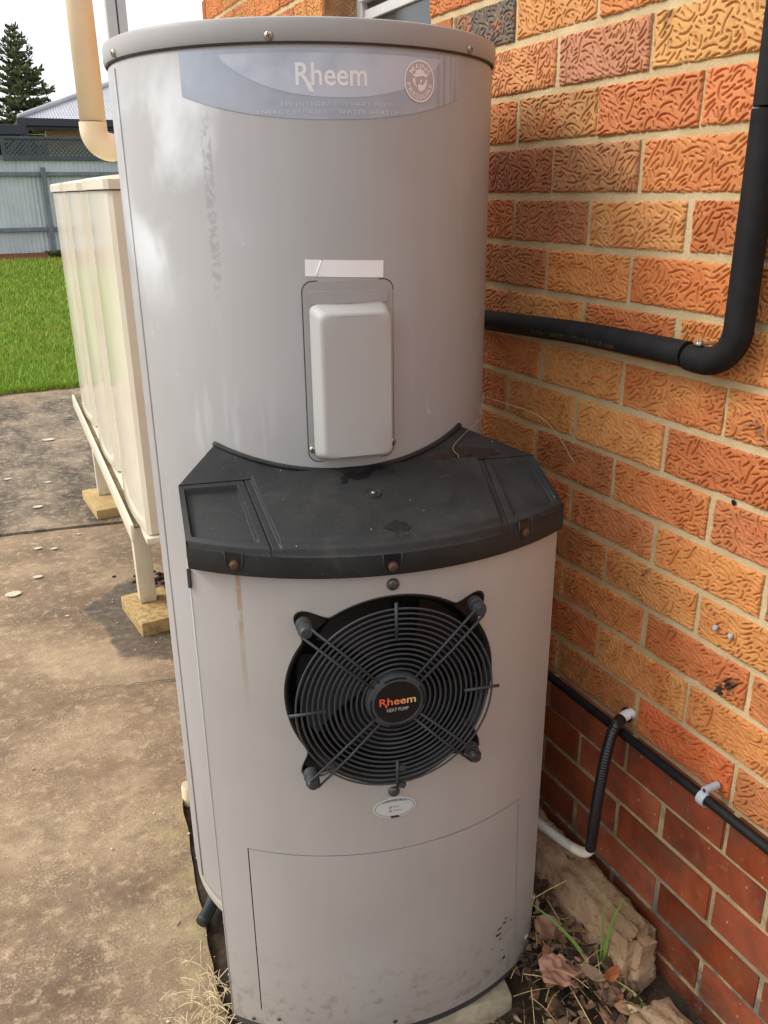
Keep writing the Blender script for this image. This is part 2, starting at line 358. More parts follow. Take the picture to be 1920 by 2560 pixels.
m.bump(f, 0.9, 0.016); m.bump(m.step(pit, 0.05, 0.3), 0.8, 0.006); m.bump(g, 1.0, 0.008); m.bump(grit, 0.8, 0.003)
MAT['footing_stone'] = m.m
m = NT('paver', 0.9, 0.25); f = m.noise(14, 5, 0.65); g = m.noise(170, 4, 0.7)
c = m.ramp(f, [(0.35, (0.42, 0.285, 0.115)), (0.7, (0.56, 0.405, 0.19))])
oi = m.n('ObjectInfo')
f2 = m.noise(38, 6, 0.75)
c = m.mix(m.math('MULTIPLY', m.step(f2, 0.44, 0.62), oi.outputs['Alpha']), c, (0.20, 0.130, 0.055))
c = m.mix(m.math('MULTIPLY', m.step(g, 0.58, 0.70), 0.4), c, (0.20, 0.13, 0.06))
m.col(c); m.bump(g, 0.6, 0.003); MAT['paver'] = m.m
simple('pad_concrete', (0.46, 0.40, 0.28), 0.85, var=0.35, scale=22, bump=0.5, bscale=90)

# yard things
m = NT('tank_cream', 0.13, 0.6)
f = m.noise(6, 4); g = m.noise(30, 4, vec=m.scalev((1, 1, .2)))
c = m.ramp(f, [(0.3, (0.70, 0.645, 0.51)), (0.7, (0.76, 0.705, 0.57))])
c = m.mix(m.math('MULTIPLY', m.step(g, 0.62, 0.75), 0.12), c, (0.45, 0.36, 0.20))
m.col(c); m.bump(m.noise(7, 2, vec=m.scalev((1, 1, .5))), 0.10, 0.02); MAT['tank_cream'] = m.m
m = NT('frame_cream', 0.35, 0.5); f = m.noise(10, 5, 0.6)
c = m.ramp(f, [(0.3, (0.66, 0.60, 0.45)), (0.7, (0.75, 0.69, 0.54))])
zz = m.dot((0, 0, 1))
c = m.mix(m.math('MULTIPLY', m.step(zz, -1.72, -1.86), m.step(m.noise(40, 4), 0.4, 0.6)), c, (0.30, 0.22, 0.11))
m.col(c); MAT['frame_cream'] = m.m
simple('pvc_cream', (0.80, 0.66, 0.44), 0.38, 0.5, var=0.06, scale=5)
simple('grime_shade', (0.20, 0.15, 0.08), 0.8, var=0.3)
m = NT('fence_zinc', 0.45, 0.5, 0.25)
f = m.noise(2.0, 5, 0.6); g = m.noise(9, 4, vec=m.scalev((1, 1, .12)))
c = m.ramp(f, [(0.3, (0.43, 0.48, 0.495)), (0.7, (0.57, 0.62, 0.63))])
c = m.mix(m.math('MULTIPLY', m.step(g, 0.55, 0.75), 0.4), c, (0.33, 0.36, 0.37))
m.col(c); MAT['fence_zinc'] = m.m
simple('fence_rail', (0.150, 0.172, 0.185), 0.55, var=0.25, scale=6)
simple('lattice_dark', (0.055, 0.070, 0.078), 0.55, var=0.2, scale=6)
simple('roof_steel', (0.40, 0.405, 0.43), 0.45, 0.5, metal=0.1, var=0.10, scale=1.2)
simple('gutter_dark', (0.018, 0.024, 0.032), 0.4, var=0.2)
simple('eave_tan', (0.30, 0.24, 0.155), 0.8, var=0.1)
simple('post_grey', (0.52, 0.49, 0.475), 0.55, var=0.05, scale=5)
simple('window_frame', (0.56, 0.57, 0.56), 0.45, var=0.06, scale=8)
m = NT('window_glass', 0.08, 0.6); m.col((0.045, 0.055, 0.058)); MAT['window_glass'] = m.m
simple('curtain', (0.30, 0.32, 0.32), 0.9, var=0.3, scale=18)
simple('plaster', (0.7, 0.68, 0.64), 0.9, var=0.05)
simple('pipe_foam', (0.0105, 0.0105, 0.011), 0.72, 0.22, var=0.35, scale=30, bump=0.35, bscale=420)
simple('cable_black', (0.008, 0.008, 0.008), 0.6, 0.22, var=0.35, scale=40, bump=0.15, bscale=300)
simple('tape_black', (0.011, 0.011, 0.012), 0.25, 0.55, var=0.3, scale=60, bump=0.4, bscale=130)
simple('conduit_white', (0.70, 0.69, 0.66), 0.5, var=0.06)
simple('conduit_grey', (0.44, 0.42, 0.37), 0.55, var=0.10)
simple('conduit_cream', (0.66, 0.58, 0.45), 0.5, var=0.08)
simple('clip_grey', (0.40, 0.43, 0.47), 0.45, var=0.08)
simple('rubber', (0.016, 0.022, 0.026), 0.5, var=0.2)
simple('pebble', (0.60, 0.55, 0.45), 0.9, var=0.2, scale=60)
simple('tree_bark', (0.09, 0.07, 0.05), 0.9, var=0.3)
m = NT('pine_leaf', 0.7, 0.3); a = m.n('Attribute', attribute_name='tint')
m.col(m.ramp(a.outputs['Fac'], [(0, (0.040, 0.064, 0.022)), (0.6, (0.085, 0.115, 0.036)), (1, (0.17, 0.19, 0.07))])); MAT['pine_leaf'] = m.m
m = NT('leaf_litter', 0.75, 0.3); a = m.n('Attribute', attribute_name='tint')
m.col(m.ramp(a.outputs['Fac'], [(0, (0.030, 0.019, 0.013)), (0.3, (0.085, 0.048, 0.028)), (0.6, (0.165, 0.098, 0.060)), (0.78, (0.27, 0.185, 0.105)), (0.9, (0.25, 0.095, 0.045)), (1, (0.40, 0.30, 0.17))])); MAT['leaf_litter'] = m.m
simple('straw', (0.50, 0.37, 0.17), 0.7, var=0.3, scale=30)
simple('straw_pale', (0.58, 0.47, 0.29), 0.7, var=0.25, scale=30)
simple('green_blade', (0.13, 0.235, 0.035), 0.5, var=0.3, scale=14)
simple('leaf_brown', (0.20, 0.105, 0.058), 0.7, var=0.4, scale=40)
simple('leaf_orange', (0.36, 0.115, 0.035), 0.7, var=0.35, scale=40)
simple('leaf_pink', (0.34, 0.175, 0.115), 0.75, var=0.25, scale=30)
simple('leaf_tan', (0.45, 0.33, 0.19), 0.7, var=0.3, scale=30)
simple('leaf_olive', (0.24, 0.19, 0.10), 0.65, var=0.35, scale=30)
simple('petal_cream', (0.62, 0.53, 0.36), 0.7, var=0.2, scale=40)
simple('thread_grey', (0.34, 0.28, 0.21), 0.9, var=0.2)

# ------------------------------------------------------------------ mesh helpers
def tag(o, label=None, cat=None, group=None, kind=None):
    if label: o['label'] = label
    if cat: o['category'] = cat
    if group: o['group'] = group
    if kind: o['kind'] = kind
    return o
def empty(name, loc, label=None, cat=None, group=None, kind=None):
    o = bpy.data.objects.new(name, None); C.objects.link(o); o.location = loc
    o.empty_display_size = 0.05
    return tag(o, label, cat, group, kind)
def base_of(p):
    v = Vector((0, 0, 0))
    while p is not None:
        v = v + p.location; p = p.parent
    return v
def mk(name, vf, mat, parent=None, smooth=False, auto=None, attr=None, loc=None):
    """one mesh object from (verts, faces); verts in world space unless loc is given"""
    v, f = vf
    me = bpy.data.meshes.new(name); me.from_pydata([tuple(map(float, x)) for x in v], [], [tuple(map(int, x)) for x in f]); me.update()
    if isinstance(mat, str): mat = MAT[mat]
    me.materials.append(mat)
    if smooth: me.shade_smooth()
    if auto is not None: me.set_sharp_from_angle(angle=radians(auto)) if smooth else None
    if attr is not None:
        a = me.attributes.new('tint', 'FLOAT', 'FACE'); a.data.foreach_set('value', np.array(attr, dtype=np.float32))
    o = bpy.data.objects.new(name, me); C.objects.link(o)
    if loc is not None: o.location = loc
    if parent is not None:
        o.parent = parent
        if loc is None: o.matrix_parent_inverse = Matrix.Translation(-base_of(parent)) if parent.type == 'EMPTY' else Matrix.Identity(4)
    return o
def join(parts):
    V, F = [], []
    for v, f in parts:
        k = len(V); V += [tuple(x) for x in v]; F += [tuple(i + k for i in q) for q in f]
    return V, F
def bm_vf(bm):
    bm.verts.ensure_lookup_table(); bm.verts.index_update()
    r = [tuple(v.co) for v in bm.verts], [tuple(v.index for v in f.verts) for f in bm.faces]
    bm.free(); return r
def box(x0, x1, y0, y1, z0, z1, bev=0.0, seg=2):
    bm = bmesh.new(); bmesh.ops.create_cube(bm, size=1.0)
    for v in bm.verts:
        v.co = (x0 + (v.co.x + .5) * (x1 - x0), y0 + (v.co.y + .5) * (y1 - y0), z0 + (v.co.z + .5) * (z1 - z0))
    if bev: bmesh.ops.bevel(bm, geom=list(bm.edges), offset=bev, segments=seg, affect='EDGES', profile=0.6)
    return bm_vf(bm)
def xf(vf, mat):
    return [tuple(mat @ Vector(v)) for v in vf[0]], vf[1]
def frame_at(p, n, up=(0, 0, 1)):
    """matrix with local z along n"""
    n = Vector(n).normalized(); u = Vector(up)
    if abs(n.dot(u)) > 0.98: u = Vector((0, 1, 0))
    x = u.cross(n).normalized(); y = n.cross(x)
    m_ = Matrix((x, y, n)).transposed().to_4x4(); m_.translation = Vector(p); return m_
def tube(path, r, seg=12, cap=True, rfun=None):
    P = [Vector(p) for p in path]; n = len(P)
    V, F = [], []
    t0 = (P[1] - P[0]).normalized()
    ref = Vector((0, 0, 1)) if abs(t0.z) < 0.9 else Vector((0, 1, 0))
    nrm = (ref - ref.dot(t0) * t0).normalized()
    for i in range(n):
        t = (P[min(i + 1, n - 1)] - P[max(i - 1, 0)]).normalized()
        nrm = (nrm - nrm.dot(t) * t).normalized(); b = t.cross(nrm)
        rr = rfun(i, i / (n - 1)) if rfun else r
        for k in range(seg):
            a = 2 * pi * k / seg
            V.append(P[i] + rr * (cos(a) * nrm + sin(a) * b))
    for i in range(n - 1):
        for k in range(seg):
            k2 = (k + 1) % seg
            F.append((i * seg + k, i * seg + k2, (i + 1) * seg + k2, (i + 1) * seg + k))
    if cap:
        F.append(tuple(range(seg))[::-1]); F.append(tuple((n - 1) * seg + k for k in range(seg)))
    return V, F
def ctube(path, r, seg=10, steps=8, **kw):
    return tube(smooth_path(path, steps), r, seg, **kw)
def smooth_path(pts, steps=8):
    P = [Vector(p) for p in pts]; out = []
    for i in range(len(P) - 1):
        a, b, c, d = P[max(i - 1, 0)], P[i], P[i + 1], P[min(i + 2, len(P) - 1)]
        for k in range(steps):
            t = k / steps
            out.append(0.5 * ((2 * b) + (c - a) * t + (2 * a - 5 * b + 4 * c - d) * t * t + (3 * b - a - 3 * c + d) * t ** 3))
    out.append(P[-1]); return out
def lathe(prof, seg=32, mat=None, close=True):
    """profile of (r, z); revolve about local z"""
    V, F = [], []
    n = len(prof)
    for i in range(seg):
        a = 2 * pi * i / seg
        for r, z in prof: V.append((r * cos(a), r * sin(a), z))
    for i in range(seg):
        j = (i + 1) % seg
        for k in range(n - 1):
            F.append((i * n + k, j * n + k, j * n + k + 1, i * n + k + 1))
    if close:
        F.append(tuple(i * n + n - 1 for i in range(seg)))
    vf = (V, F)
    return xf(vf, mat) if mat is not None else vf
def inside(p, poly):
    x, y = p; r = False; n = len(poly); j = n - 1
    for i in range(n):
        xi, yi = poly[i]; xj, yj = poly[j]
        if (yi > y) != (yj > y) and x < (xj - xi) * (y - yi) / (yj - yi) + xi: r = not r
        j = i
    return r
def cdt(outer, holes=(), grid=None):
    """triangulate a 2D region with holes; grid = spacing of interior points"""
    pts, edges = [], []
    if grid:
        g0 = grid if isinstance(grid, (int, float)) else grid[0]; g1 = grid if isinstance(grid, (int, float)) else grid[1]
        def dens(lp):
            out = []
            for i in range(len(lp)):
                a, b = lp[i], lp[(i + 1) % len(lp)]
                k = max(1, int(math.ceil(max(abs(b[0] - a[0]) / g0, abs(b[1] - a[1]) / g1))))
                out += [(a[0] + (b[0] - a[0]) * j / k, a[1] + (b[1] - a[1]) * j / k) for j in range(k)]
            return out
        outer = dens(outer); holes = [dens(h) for h in holes]
    for loop in [outer] + list(holes):
        k = len(pts); n = len(loop)
        pts += [Vector(p) for p in loop]; edges += [(k + i, k + (i + 1) % n) for i in range(n)]
    if grid:
        gx, gy = (grid, grid) if isinstance(grid, (int, float)) else grid
        xs = [p[0] for p in outer]; ys = [p[1] for p in outer]
        def far(q):
            return all(abs(q[0] - p.x) > gx * .35 or abs(q[1] - p.y) > gy * .35 for p in pts[:nb])
        nb = len(pts)
        for ix in range(1, int((max(xs) - min(xs)) / gx) + 1):
            for iy in range(1, int((max(ys) - min(ys)) / gy) + 1):
                q = (min(xs) + ix * gx, min(ys) + iy * gy)
                if inside(q, outer) and not any(inside(q, h) for h in holes) and far(q): pts.append(Vector(q))
    v, e, f, *_ = delaunay_2d_cdt(pts, edges, [], 0, 1e-7)
    v = [tuple(p) for p in v]; F = []
    for t in f:
        c = (sum(v[i][0] for i in t) / 3, sum(v[i][1] for i in t) / 3)
        if inside(c, outer) and not any(inside(c, h) for h in holes): F.append(tuple(t))
    return v, F
def sheet(outer, fn, holes=(), grid=None, thick=0.0, fn2=None):
    """2D region mapped to 3D by fn(x, y); with fn2 gives it a back and rims (thickness)"""
    v, F = cdt(outer, holes, grid)
    V = [fn(*p) for p in v]
    if F:   # orient to the fn-frame: the front faces the camera
        pass
    if fn2 is None: return V, F
    n = len(V); V2 = V + [fn2(*p) for p in v]
    cnt = {}
    for t in F:
        for i in range(3):
            e = (t[i], t[(i + 1) % 3]); cnt[e] = cnt.get(e, 0) + 1
    rim = [e for e in cnt if (e[1], e[0]) not in cnt]
    F2 = list(F) + [tuple(i + n for i in t[::-1]) for t in F] + [(a, a + n, b + n, b) for a, b in rim]
    return V2, F2
def circ(cx, cy, r, n=48, ry=None, a0=0):
    ry = ry or r
    return [(cx + r * cos(a0 + 2 * pi * i / n), cy + ry * sin(a0 + 2 * pi * i / n)) for i in range(n)]
def rrect(x0, x1, y0, y1, r, n=6):
    o = []
    for cx, cy, a in ((x1 - r, y1 - r, 0), (x0 + r, y1 - r, 90), (x0 + r, y0 + r, 180), (x1 - r, y0 + r, 270)):
        for i in range(n + 1):
            t = radians(a + 90 * i / n); o.append((cx + r * cos(t), cy + r * sin(t)))
    return o
def radial(o, cx=None, cy=None):
    """true round shading for a sheet bent about a vertical axis"""
    if cx is None: cx, cy = OX, OY
    me = o.data; me.shade_smooth()
    me.normals_split_custom_set_from_vertices([Vector((v.co.x - cx, v.co.y - cy, 0)).normalized() for v in me.vertices])
    return o
_txt = {}
def text_vf(s, size=1.0, xscale=1.0, space=1.0, bold=0.0):
    key = (s, size, xscale, space, bold)
    if key in _txt: return _txt[key]
    cu = bpy.data.curves.new('t', 'FONT'); cu.body = s; cu.size = size; cu.align_x = 'LEFT'; cu.space_character = space
    cu.resolution_u = 3; cu.offset = bold
    o = bpy.data.objects.new('t', cu); C.objects.link(o)
    dg = bpy.context.evaluated_depsgraph_get(); dg.update()
    me = bpy.data.meshes.new_from_object(o.evaluated_get(dg))
    v = [(p.co.x * xscale, p.co.y) for p in me.vertices]; f = [tuple(p.vertices) for p in me.polygons]
    bpy.data.objects.remove(o); bpy.data.curves.remove(cu); bpy.data.meshes.remove(me)
    _txt[key] = (v, f); return v, f
def text_fit(s, x0, x1, y0, h, fn, space=1.0, bold=0.0, arcfit=False):
    """text stretched to run from x0 to x1 with capital height h, mapped to 3D by fn(x, y)"""
    v, f = text_vf(s, 1.0, 1.0, space, bold)
    xs = [p[0] for p in v]; a, b = min(xs), max(xs)
    return [fn(x0 + (x - a) / (b - a) * (x1 - x0), y0 + y / 0.69 * h) for x, y in v], f
def smoothstep(a, b, x):
    t = min(1, max(0, (x - a) / (b - a))); return t * t * (3 - 2 * t)
def screw_head(p, n, r, cross=True, washer=0.0):
    mt = frame_at(p, n)
    prof = [(r, 0), (r, r * .25), (r * .85, r * .5), (r * .5, r * .66), (0.0001, r * .72)]
    if washer: prof = [(washer, 0), (washer, r * .18), (r, r * .2)] + [(a, b + r * .2) for a, b in prof[1:]]
    vf = lathe(prof, 18, mt)
    return vf
def slot_marks(p, n, r, h, rot=0.3):
    mt = frame_at(p, n) @ Matrix.Translation((0, 0, h)) @ Matrix.Rotation(rot, 4, 'Z')
    w = r * .13
    return xf(join([box(-r * .6, r * .6, -w, w, -r * .02, r * .06), box(-w, w, -r * .6, -w * 1.02, -r * .02, r * .06), box(-w, w, w * 1.02, r * .6, -r * .02, r * .06)]), mt)
def screw(parent, p, n, r, mat, slot='groove_dark', washer=0.0, name='screw', rot=0.3):
    o = mk(name, screw_head(p, n, r, washer=washer), mat, parent, smooth=True, auto=50)
    mk('screw_slot', slot_marks(p, n, r, r * (.66 + (.2 if washer else 0)), rot), slot, o)
    return o

# ------------------------------------------------------------------ SETTING: ground
def grid_sheet(name, x0, x1, y0, y1, nx, ny, zf, mat, kind='structure'):
    V = [(x0 + (x1 - x0) * i / nx, y0 + (y1 - y0) * j / ny, 0) for j in range(ny + 1) for i in range(nx + 1)]
    V = [(x, y, zf(x, y)) for x, y, _ in V]
    F = [(j * (nx + 1) + i, j * (nx + 1) + i + 1, (j + 1) * (nx + 1) + i + 1, (j + 1) * (nx + 1) + i) for j in range(ny) for i in range(nx)]
    o = mk(name, (V, F), mat, smooth=True); o['kind'] = kind; return o
from mathutils import noise as mn
grid_sheet('ground', -250, 250, -250, 250, 40, 40, lambda x, y: GZ - 0.10 + (0.55 if y > 16 else 0.0) * smoothstep(14, 30, y), 'soil')
def soil_z(x, y): return GZ - 0.012 + 0.105 * smoothstep(-.36, -.10, x) * smoothstep(.55, .1, y) + 0.058 * smoothstep(-.12, -.04, x) * smoothstep(-.38, -.56, y) + 0.020 * mn.noise(Vector((x * 5, y * 5, 3))) + 0.012 * mn.noise(Vector((x * 19, y * 19, 1)))
grid_sheet('soil_bed', -0.86, 0.30, -1.6, 2.4, 90, 300, lambda x, y: min(soil_z(x, y), GZ - .006 if x < -.66 else 9) , 'soil')
lawn_z = lambda x, y: GZ + 0.015 + 0.62 * smoothstep(6.0, 19.5, y) * (0.5 + 0.5 * smoothstep(6, 20, y)) + 0.0
LAWN_Y0 = 6.46
grid_sheet('lawn', -14, 16, LAWN_Y0, 19.0, 60, 50, lawn_z, 'lawn_soil')
# patio: near slab with a bitten edge beside the heater, far slab behind the joint
wig = lambda x, y, a: a * mn.noise(Vector((x * 9, y * 9, 7)))
near_edge = [(-0.815, -2.2), (-0.80, -0.6), (-0.783, -0.074), (-0.776, 0.034), (-0.756, 0.214), (-0.732, 0.429), (-0.706, 0.60), (-0.64, 0.655), (-0.50, 0.66), (-0.2, 0.67), (0.3, 0.67)]
pe = smooth_path([(x, y, 0) for x, y in near_edge], 8)
pe = [(p.x + wig(p.x, p.y, 0.012), p.y + wig(p.y, p.x, 0.008)) for p in pe]
JY = lambda x: 2.868 - (x + 0.43) * 0.16          # the joint between the slabs
near = [(-6, -2.2)] + pe + [(1.2, .67), (1.2, JY(1.2) - .012), (-6, JY(-6) - .012)]
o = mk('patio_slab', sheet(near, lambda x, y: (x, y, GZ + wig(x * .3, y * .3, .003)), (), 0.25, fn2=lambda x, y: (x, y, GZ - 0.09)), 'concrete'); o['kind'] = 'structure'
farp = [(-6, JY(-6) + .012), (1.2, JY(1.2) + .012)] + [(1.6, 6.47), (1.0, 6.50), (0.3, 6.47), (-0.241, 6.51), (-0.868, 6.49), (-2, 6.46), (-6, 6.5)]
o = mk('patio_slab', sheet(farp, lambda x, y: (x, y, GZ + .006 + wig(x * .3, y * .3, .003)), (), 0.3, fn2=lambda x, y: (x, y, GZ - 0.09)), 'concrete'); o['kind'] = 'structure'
o = mk('joint_filler', ([(-6, JY(-6) - .02, GZ - .008), (1.2, JY(1.2) - .02, GZ - .008), (1.2, JY(1.2) + .02, GZ - .008), (-6, JY(-6) + .02, GZ - .008)], [(0, 1, 2, 3)]), 'soil'); o['kind'] = 'structure'
ck = [(-.93, 1.296), (-.855, 1.293), (-.83, 1.300), (-.809, 1.292), (-.785, 1.276), (-.761, 1.273), (-.73, 1.258), (-.703, 1.262), (-.66, 1.243), (-.624, 1.240), (-.604, 1.231), (-.574, 1.226), (-.53, 1.22)]
cw = [.0008, .0014, .0018, .0012, .001, .0016, .0012, .0018, .0014, .0026, .003, .0022, .001]
V = [(x, y + s_ * w_, GZ + .0065) for (x, y), w_ in zip(ck, cw) for s_ in (-1, 1)]
o = mk('crack', (V, [(2 * i, 2 * i + 2, 2 * i + 3, 2 * i + 1) for i in range(len(ck) - 1)]), 'print_dark'); o['kind'] = 'stuff'
# pale lichen discs on the slabs (a stain each, a sheet a few mm above the concrete)
LI = [(-1.042, 2.217, .036), (-.931, 2.353, .021), (-.65, 4.706, .040), (-.846, 3.301, .026), (-.90, 2.70, .018), (-.83, 2.66, .016), (-.70, 2.80, .011), (-.96, 3.9, .022), (-.75, 3.72, .018), (-1.0, 4.9, .03), (-.86, 1.9, .008)]
for i, (x, y, r) in enumerate(LI):
    n = 18; ph = RND.random() * 9
    pts = [(r * (1 + .25 * mn.noise(Vector((cos(t) * 1.6 + ph, sin(t) * 1.6, i)))) * cos(t), r * 0.72 * (1 + .25 * mn.noise(Vector((cos(t) * 1.6, sin(t) * 1.6 + ph, i)))) * sin(t)) for t in [2 * pi * k / n for k in range(n)]]
    o = mk('lichen_spot', ([(a, b, 0) for a, b in pts], [tuple(range(n))]), 'lichen', loc=(x, y, GZ + (.0075 if y < 2.9 else .0135)))
    o['kind'] = 'stuff'; o.color = (1, 1, 1, 1.0 if y > 1.3 else RND.uniform(0, .35))

# ------------------------------------------------------------------ BRICK HOUSE (the wall at the right)
house = empty('brick_house', (0.05, 0.4, GZ), 'textured orange brick house wall on a smooth red brick plinth beside the water heater', 'house wall')
BEDS = [0.004, -.088, -.1775, -.27, -.359, -.4485, -.54, -.629, -.72, -.809, -.894, -.979, -1.066, -1.158, -1.247]
PL = [-1.247, -1.325, -1.407, -1.494, -1.578, -1.662, -1.746, -1.83, -1.914]
GAP = 0.013
WALL_END, WALL_NEAR = 2.32, -1.75
JY0, JY1 = 1.09, 0.475          # window jambs
WZ0 = -0.09                     # sill level of the window opening (hidden behind the tank)
# relief of the rustic brick: worm-like grooves as real geometry, a dozen variants
def worm_relief(seed, nx, nz, w=.231, h=.0765):
    r = np.random.RandomState(seed)
    xs = np.linspace(-w / 2, w / 2, nx); zs = np.linspace(-h / 2, h / 2, nz)
    X, Z = np.meshgrid(xs, zs)
    dmin = np.full(X.shape, 1.0)
    pts_all = np.zeros((0, 2)); 
    dense = r.uniform(.0050, .0062)
    slant = r.uniform(-.3, .3)
    for k in range(5200):
        p = np.array([r.uniform(-w / 2, w / 2), r.uniform(-h / 2, h / 2)])
        if len(pts_all) and ((pts_all - p) ** 2).sum(1).min() < dense * dense: continue
        # local direction: mostly slanting one way or the other, changing slowly over the face
        fld = sin(p[0] * 40 + seed) + sin(p[1] * 70 + seed * 2.1)
        a = slant + (0.62 if fld > 0 else -0.55) + r.normal(0, .30)
        if r.rand() < .12: a += 1.3
        curv = r.normal(0, 34); curv2 = r.normal(0, 2600)
        n = r.randint(14, 44); st = .0011
        line = []
        q = p.copy(); t = a
        for i in range(n):
            line.append(q.copy()); q = q + st * np.array([cos(t), sin(t)]); t += curv * st + curv2 * st * (i - n / 2) * st
        line = np.array(line)
        if len(pts_all):
            d = np.sqrt(((line[:, None, :] - pts_all[None]) ** 2).sum(2)).min(1)
            ok = d > dense
            if not ok[0]: continue
            bad = np.where(~ok)[0]
            if len(bad): line = line[:bad[0]]
            if len(line) < 6: continue
        pts_all = np.vstack([pts_all, line])
        wd = r.uniform(.85, 1.2)
        x0, x1 = line[:, 0].min() - .006, line[:, 0].max() + .006; z0, z1 = line[:, 1].min() - .006, line[:, 1].max() + .006
        ix = (xs > x0) & (xs < x1); iz = (zs > z0) & (zs < z1)
        if not ix.any() or not iz.any(): continue
        sub = np.ix_(iz, ix)
        d = np.sqrt(((np.stack([X[sub], Z[sub]], -1)[:, :, None, :] - line[None, None]) ** 2).sum(3)).min(2) / wd
        dmin[sub] = np.minimum(dmin[sub], d)
    g = np.clip(1.35 * (1 - dmin / .0021), 0, 1); g = g * g * (3 - 2 * g)
    # gentle waviness and a pillowed edge
    lo = np.zeros_like(X)
    for i in range(5):
        kx, kz, ph = r.normal(0, 35), r.normal(0, 60), r.rand() * 6.3
        lo += np.sin(X * kx + Z * kz + ph) * .0004
    ed = np.minimum(w / 2 - abs(X), h / 2 - abs(Z))
    pil = np.clip(1 - ed / .004, 0, 1) ** 2 * .0026 * (1 + .5 * np.sin(X * 120 + seed) * np.sin(Z * 140 + seed))
    return xs, zs, g * r.uniform(.0032, .0042) + lo + pil
def rustic_mesh(seed, nx=188, nz=64):
    xs, zs, d = worm_relief(seed, nx, nz)
    V = [(d[j, i], -xs[i], zs[j]) for j in range(nz) for i in range(nx)]
    F = [(j * nx + i, j * nx + i + 1, (j + 1) * nx + i + 1, (j + 1) * nx + i) for j in range(nz - 1) for i in range(nx - 1)]
    ring = [i for i in range(nx)] + [j * nx + nx - 1 for j in range(1, nz)] + [(nz - 1) * nx + i for i in range(nx - 2, -1, -1)] + [j * nx for j in range(nz - 2, 0, -1)]
    k = len(V); V += [(0.05, V[i][1], V[i][2]) for i in ring]
    n = len(ring)
    F += [(ring[i], k + i, k + (i + 1) % n, ring[(i + 1) % n]) for i in range(n)]
    me = bpy.data.meshes.new('rustic_brick'); me.from_pydata(V, [], F); me.update(); me.shade_smooth(); me.set_sharp_from_angle(angle=radians(60))
    me.materials.append(MAT['rustic_brick']); return me
RUST = [rustic_mesh(11 + 7 * i) for i in range(11)]
def plain_mesh(seed):
    bm = bmesh.new(); bmesh.ops.create_cube(bm, size=1.0)
    for v in bm.verts: v.co = (0.025 + v.co.x * .05, v.co.y * .233, v.co.z * .0775)
    bmesh.ops.bevel(bm, geom=list(bm.edges), offset=.003, segments=2, affect='EDGES')
    me = bpy.data.meshes.new('plain_brick'); bm.to_mesh(me); bm.free(); me.shade_smooth(); me.set_sharp_from_angle(angle=radians(40))
    me.materials.append(MAT['plain_brick']); return me
PLAIN = [plain_mesh(0)]
PAL = [(.56, .200, .058), (.60, .230, .066), (.54, .170, .048), (.58, .245, .070), (.50, .145, .042), (.61, .270, .082), (.55, .200, .062), (.46, .155, .052), (.52, .175, .064), (.42, .15, .05)]
SPECIAL = {}       # (course, joint number) -> colour, filled below
def put(me, name, x, y, z, sy, sz, col):
    o = bpy.data.objects.new(name, me); C.objects.link(o)
    o.location = (x, y, z); sg = RND.choice((-1, 1)); o.scale = (1, sy * sg, sz * sg); o.color = tuple(col) + (1,)
    o.parent = house; o.matrix_parent_inverse = Matrix.Translation(-Vector(house.location))
    return o
SPECIAL.update({(0, -3): (.085, .080, .068), (1, 0): (.50, .215, .12), (1, 2): (.64, .34, .11), (2, -1): (.42, .20, .075), (2, 1): (.60, .20, .07), (2, 3): (.60, .20, .07),
                (3, -2): (.33, .095, .045), (3, 0): (.42, .19, .085), (4, 1): (.58, .26, .09), (1, -2): (.60, .25, .10), (4, -1): (.42, .15, .06), (9, 0): (.40, .14, .05), (10, 5): (.20, .12, .07), (14, 1): (.44, .165, .05), (14, 3): (.55, .12, .035), (10, 3): (.62, .25, .07)})
n_single = 0; extra = []
def bed_list():
    up = [(BEDS[0] + .0892 * (k + 1)) for k in range(9)][::-1]
    return up + BEDS
ALL = bed_list(); IDX0 = 9                       # ALL[IDX0] is J0
for k in range(len(ALL) - 1):
    top, bot = ALL[k], ALL[k + 1]; crs = k + 1 - IDX0     # course number: c lies above J(c)
    u0 = 1 if crs % 2 == 0 else 0
    zc = (top + bot) / 2; hz = (top - bot - GAP) / .0765
    for j in range(-22, 18):
        if (j - u0) % 2: continue
        ya, yb = -.12 * j - .003, -.12 * (j + 2) - .003          # far end, near end
        if crs == 0: ya += .018; yb += .018
        ya += RND.uniform(-.003, .003); yb += RND.uniform(-.003, .003)
        segs = [(yb, ya)]
        lim = []
        for a, b in segs:
            a = max(a, WALL_NEAR); b = min(b, WALL_END)
            if b - a < .02: continue
            if zc > WZ0 and b > JY1 and a < JY0:                  # window opening
                if a < JY1 - .02: lim.append((a, JY1 + .0045))
                if b > JY0 + .02: lim.append((JY0 - .0045, b))
            else: lim.append((a, b))
        for a, b in lim:
            ln = b - a - .0115
            if ln < .015: continue
            col = SPECIAL.get((crs, j), RND.choice(PAL)); v = RND.uniform(.88, 1.10); col = tuple(c * v for c in col)
            vis = (-1.0 < a and a < .55) or (zc > -.05 and a > .4 and zc < .48)
            me = RUST[RND.randrange(len(RUST))]
            o = (me, RND.uniform(-.0012, .0015), (a + b) / 2, zc + RND.uniform(-.001, .001), ln / .231 * (1), hz, col, vis)
            extra.append(o)
single = [e for e in extra if e[7]][:296]
rest = [e for e in extra if e not in single]
for e in single: put(e[0], 'brick', *e[1:7])
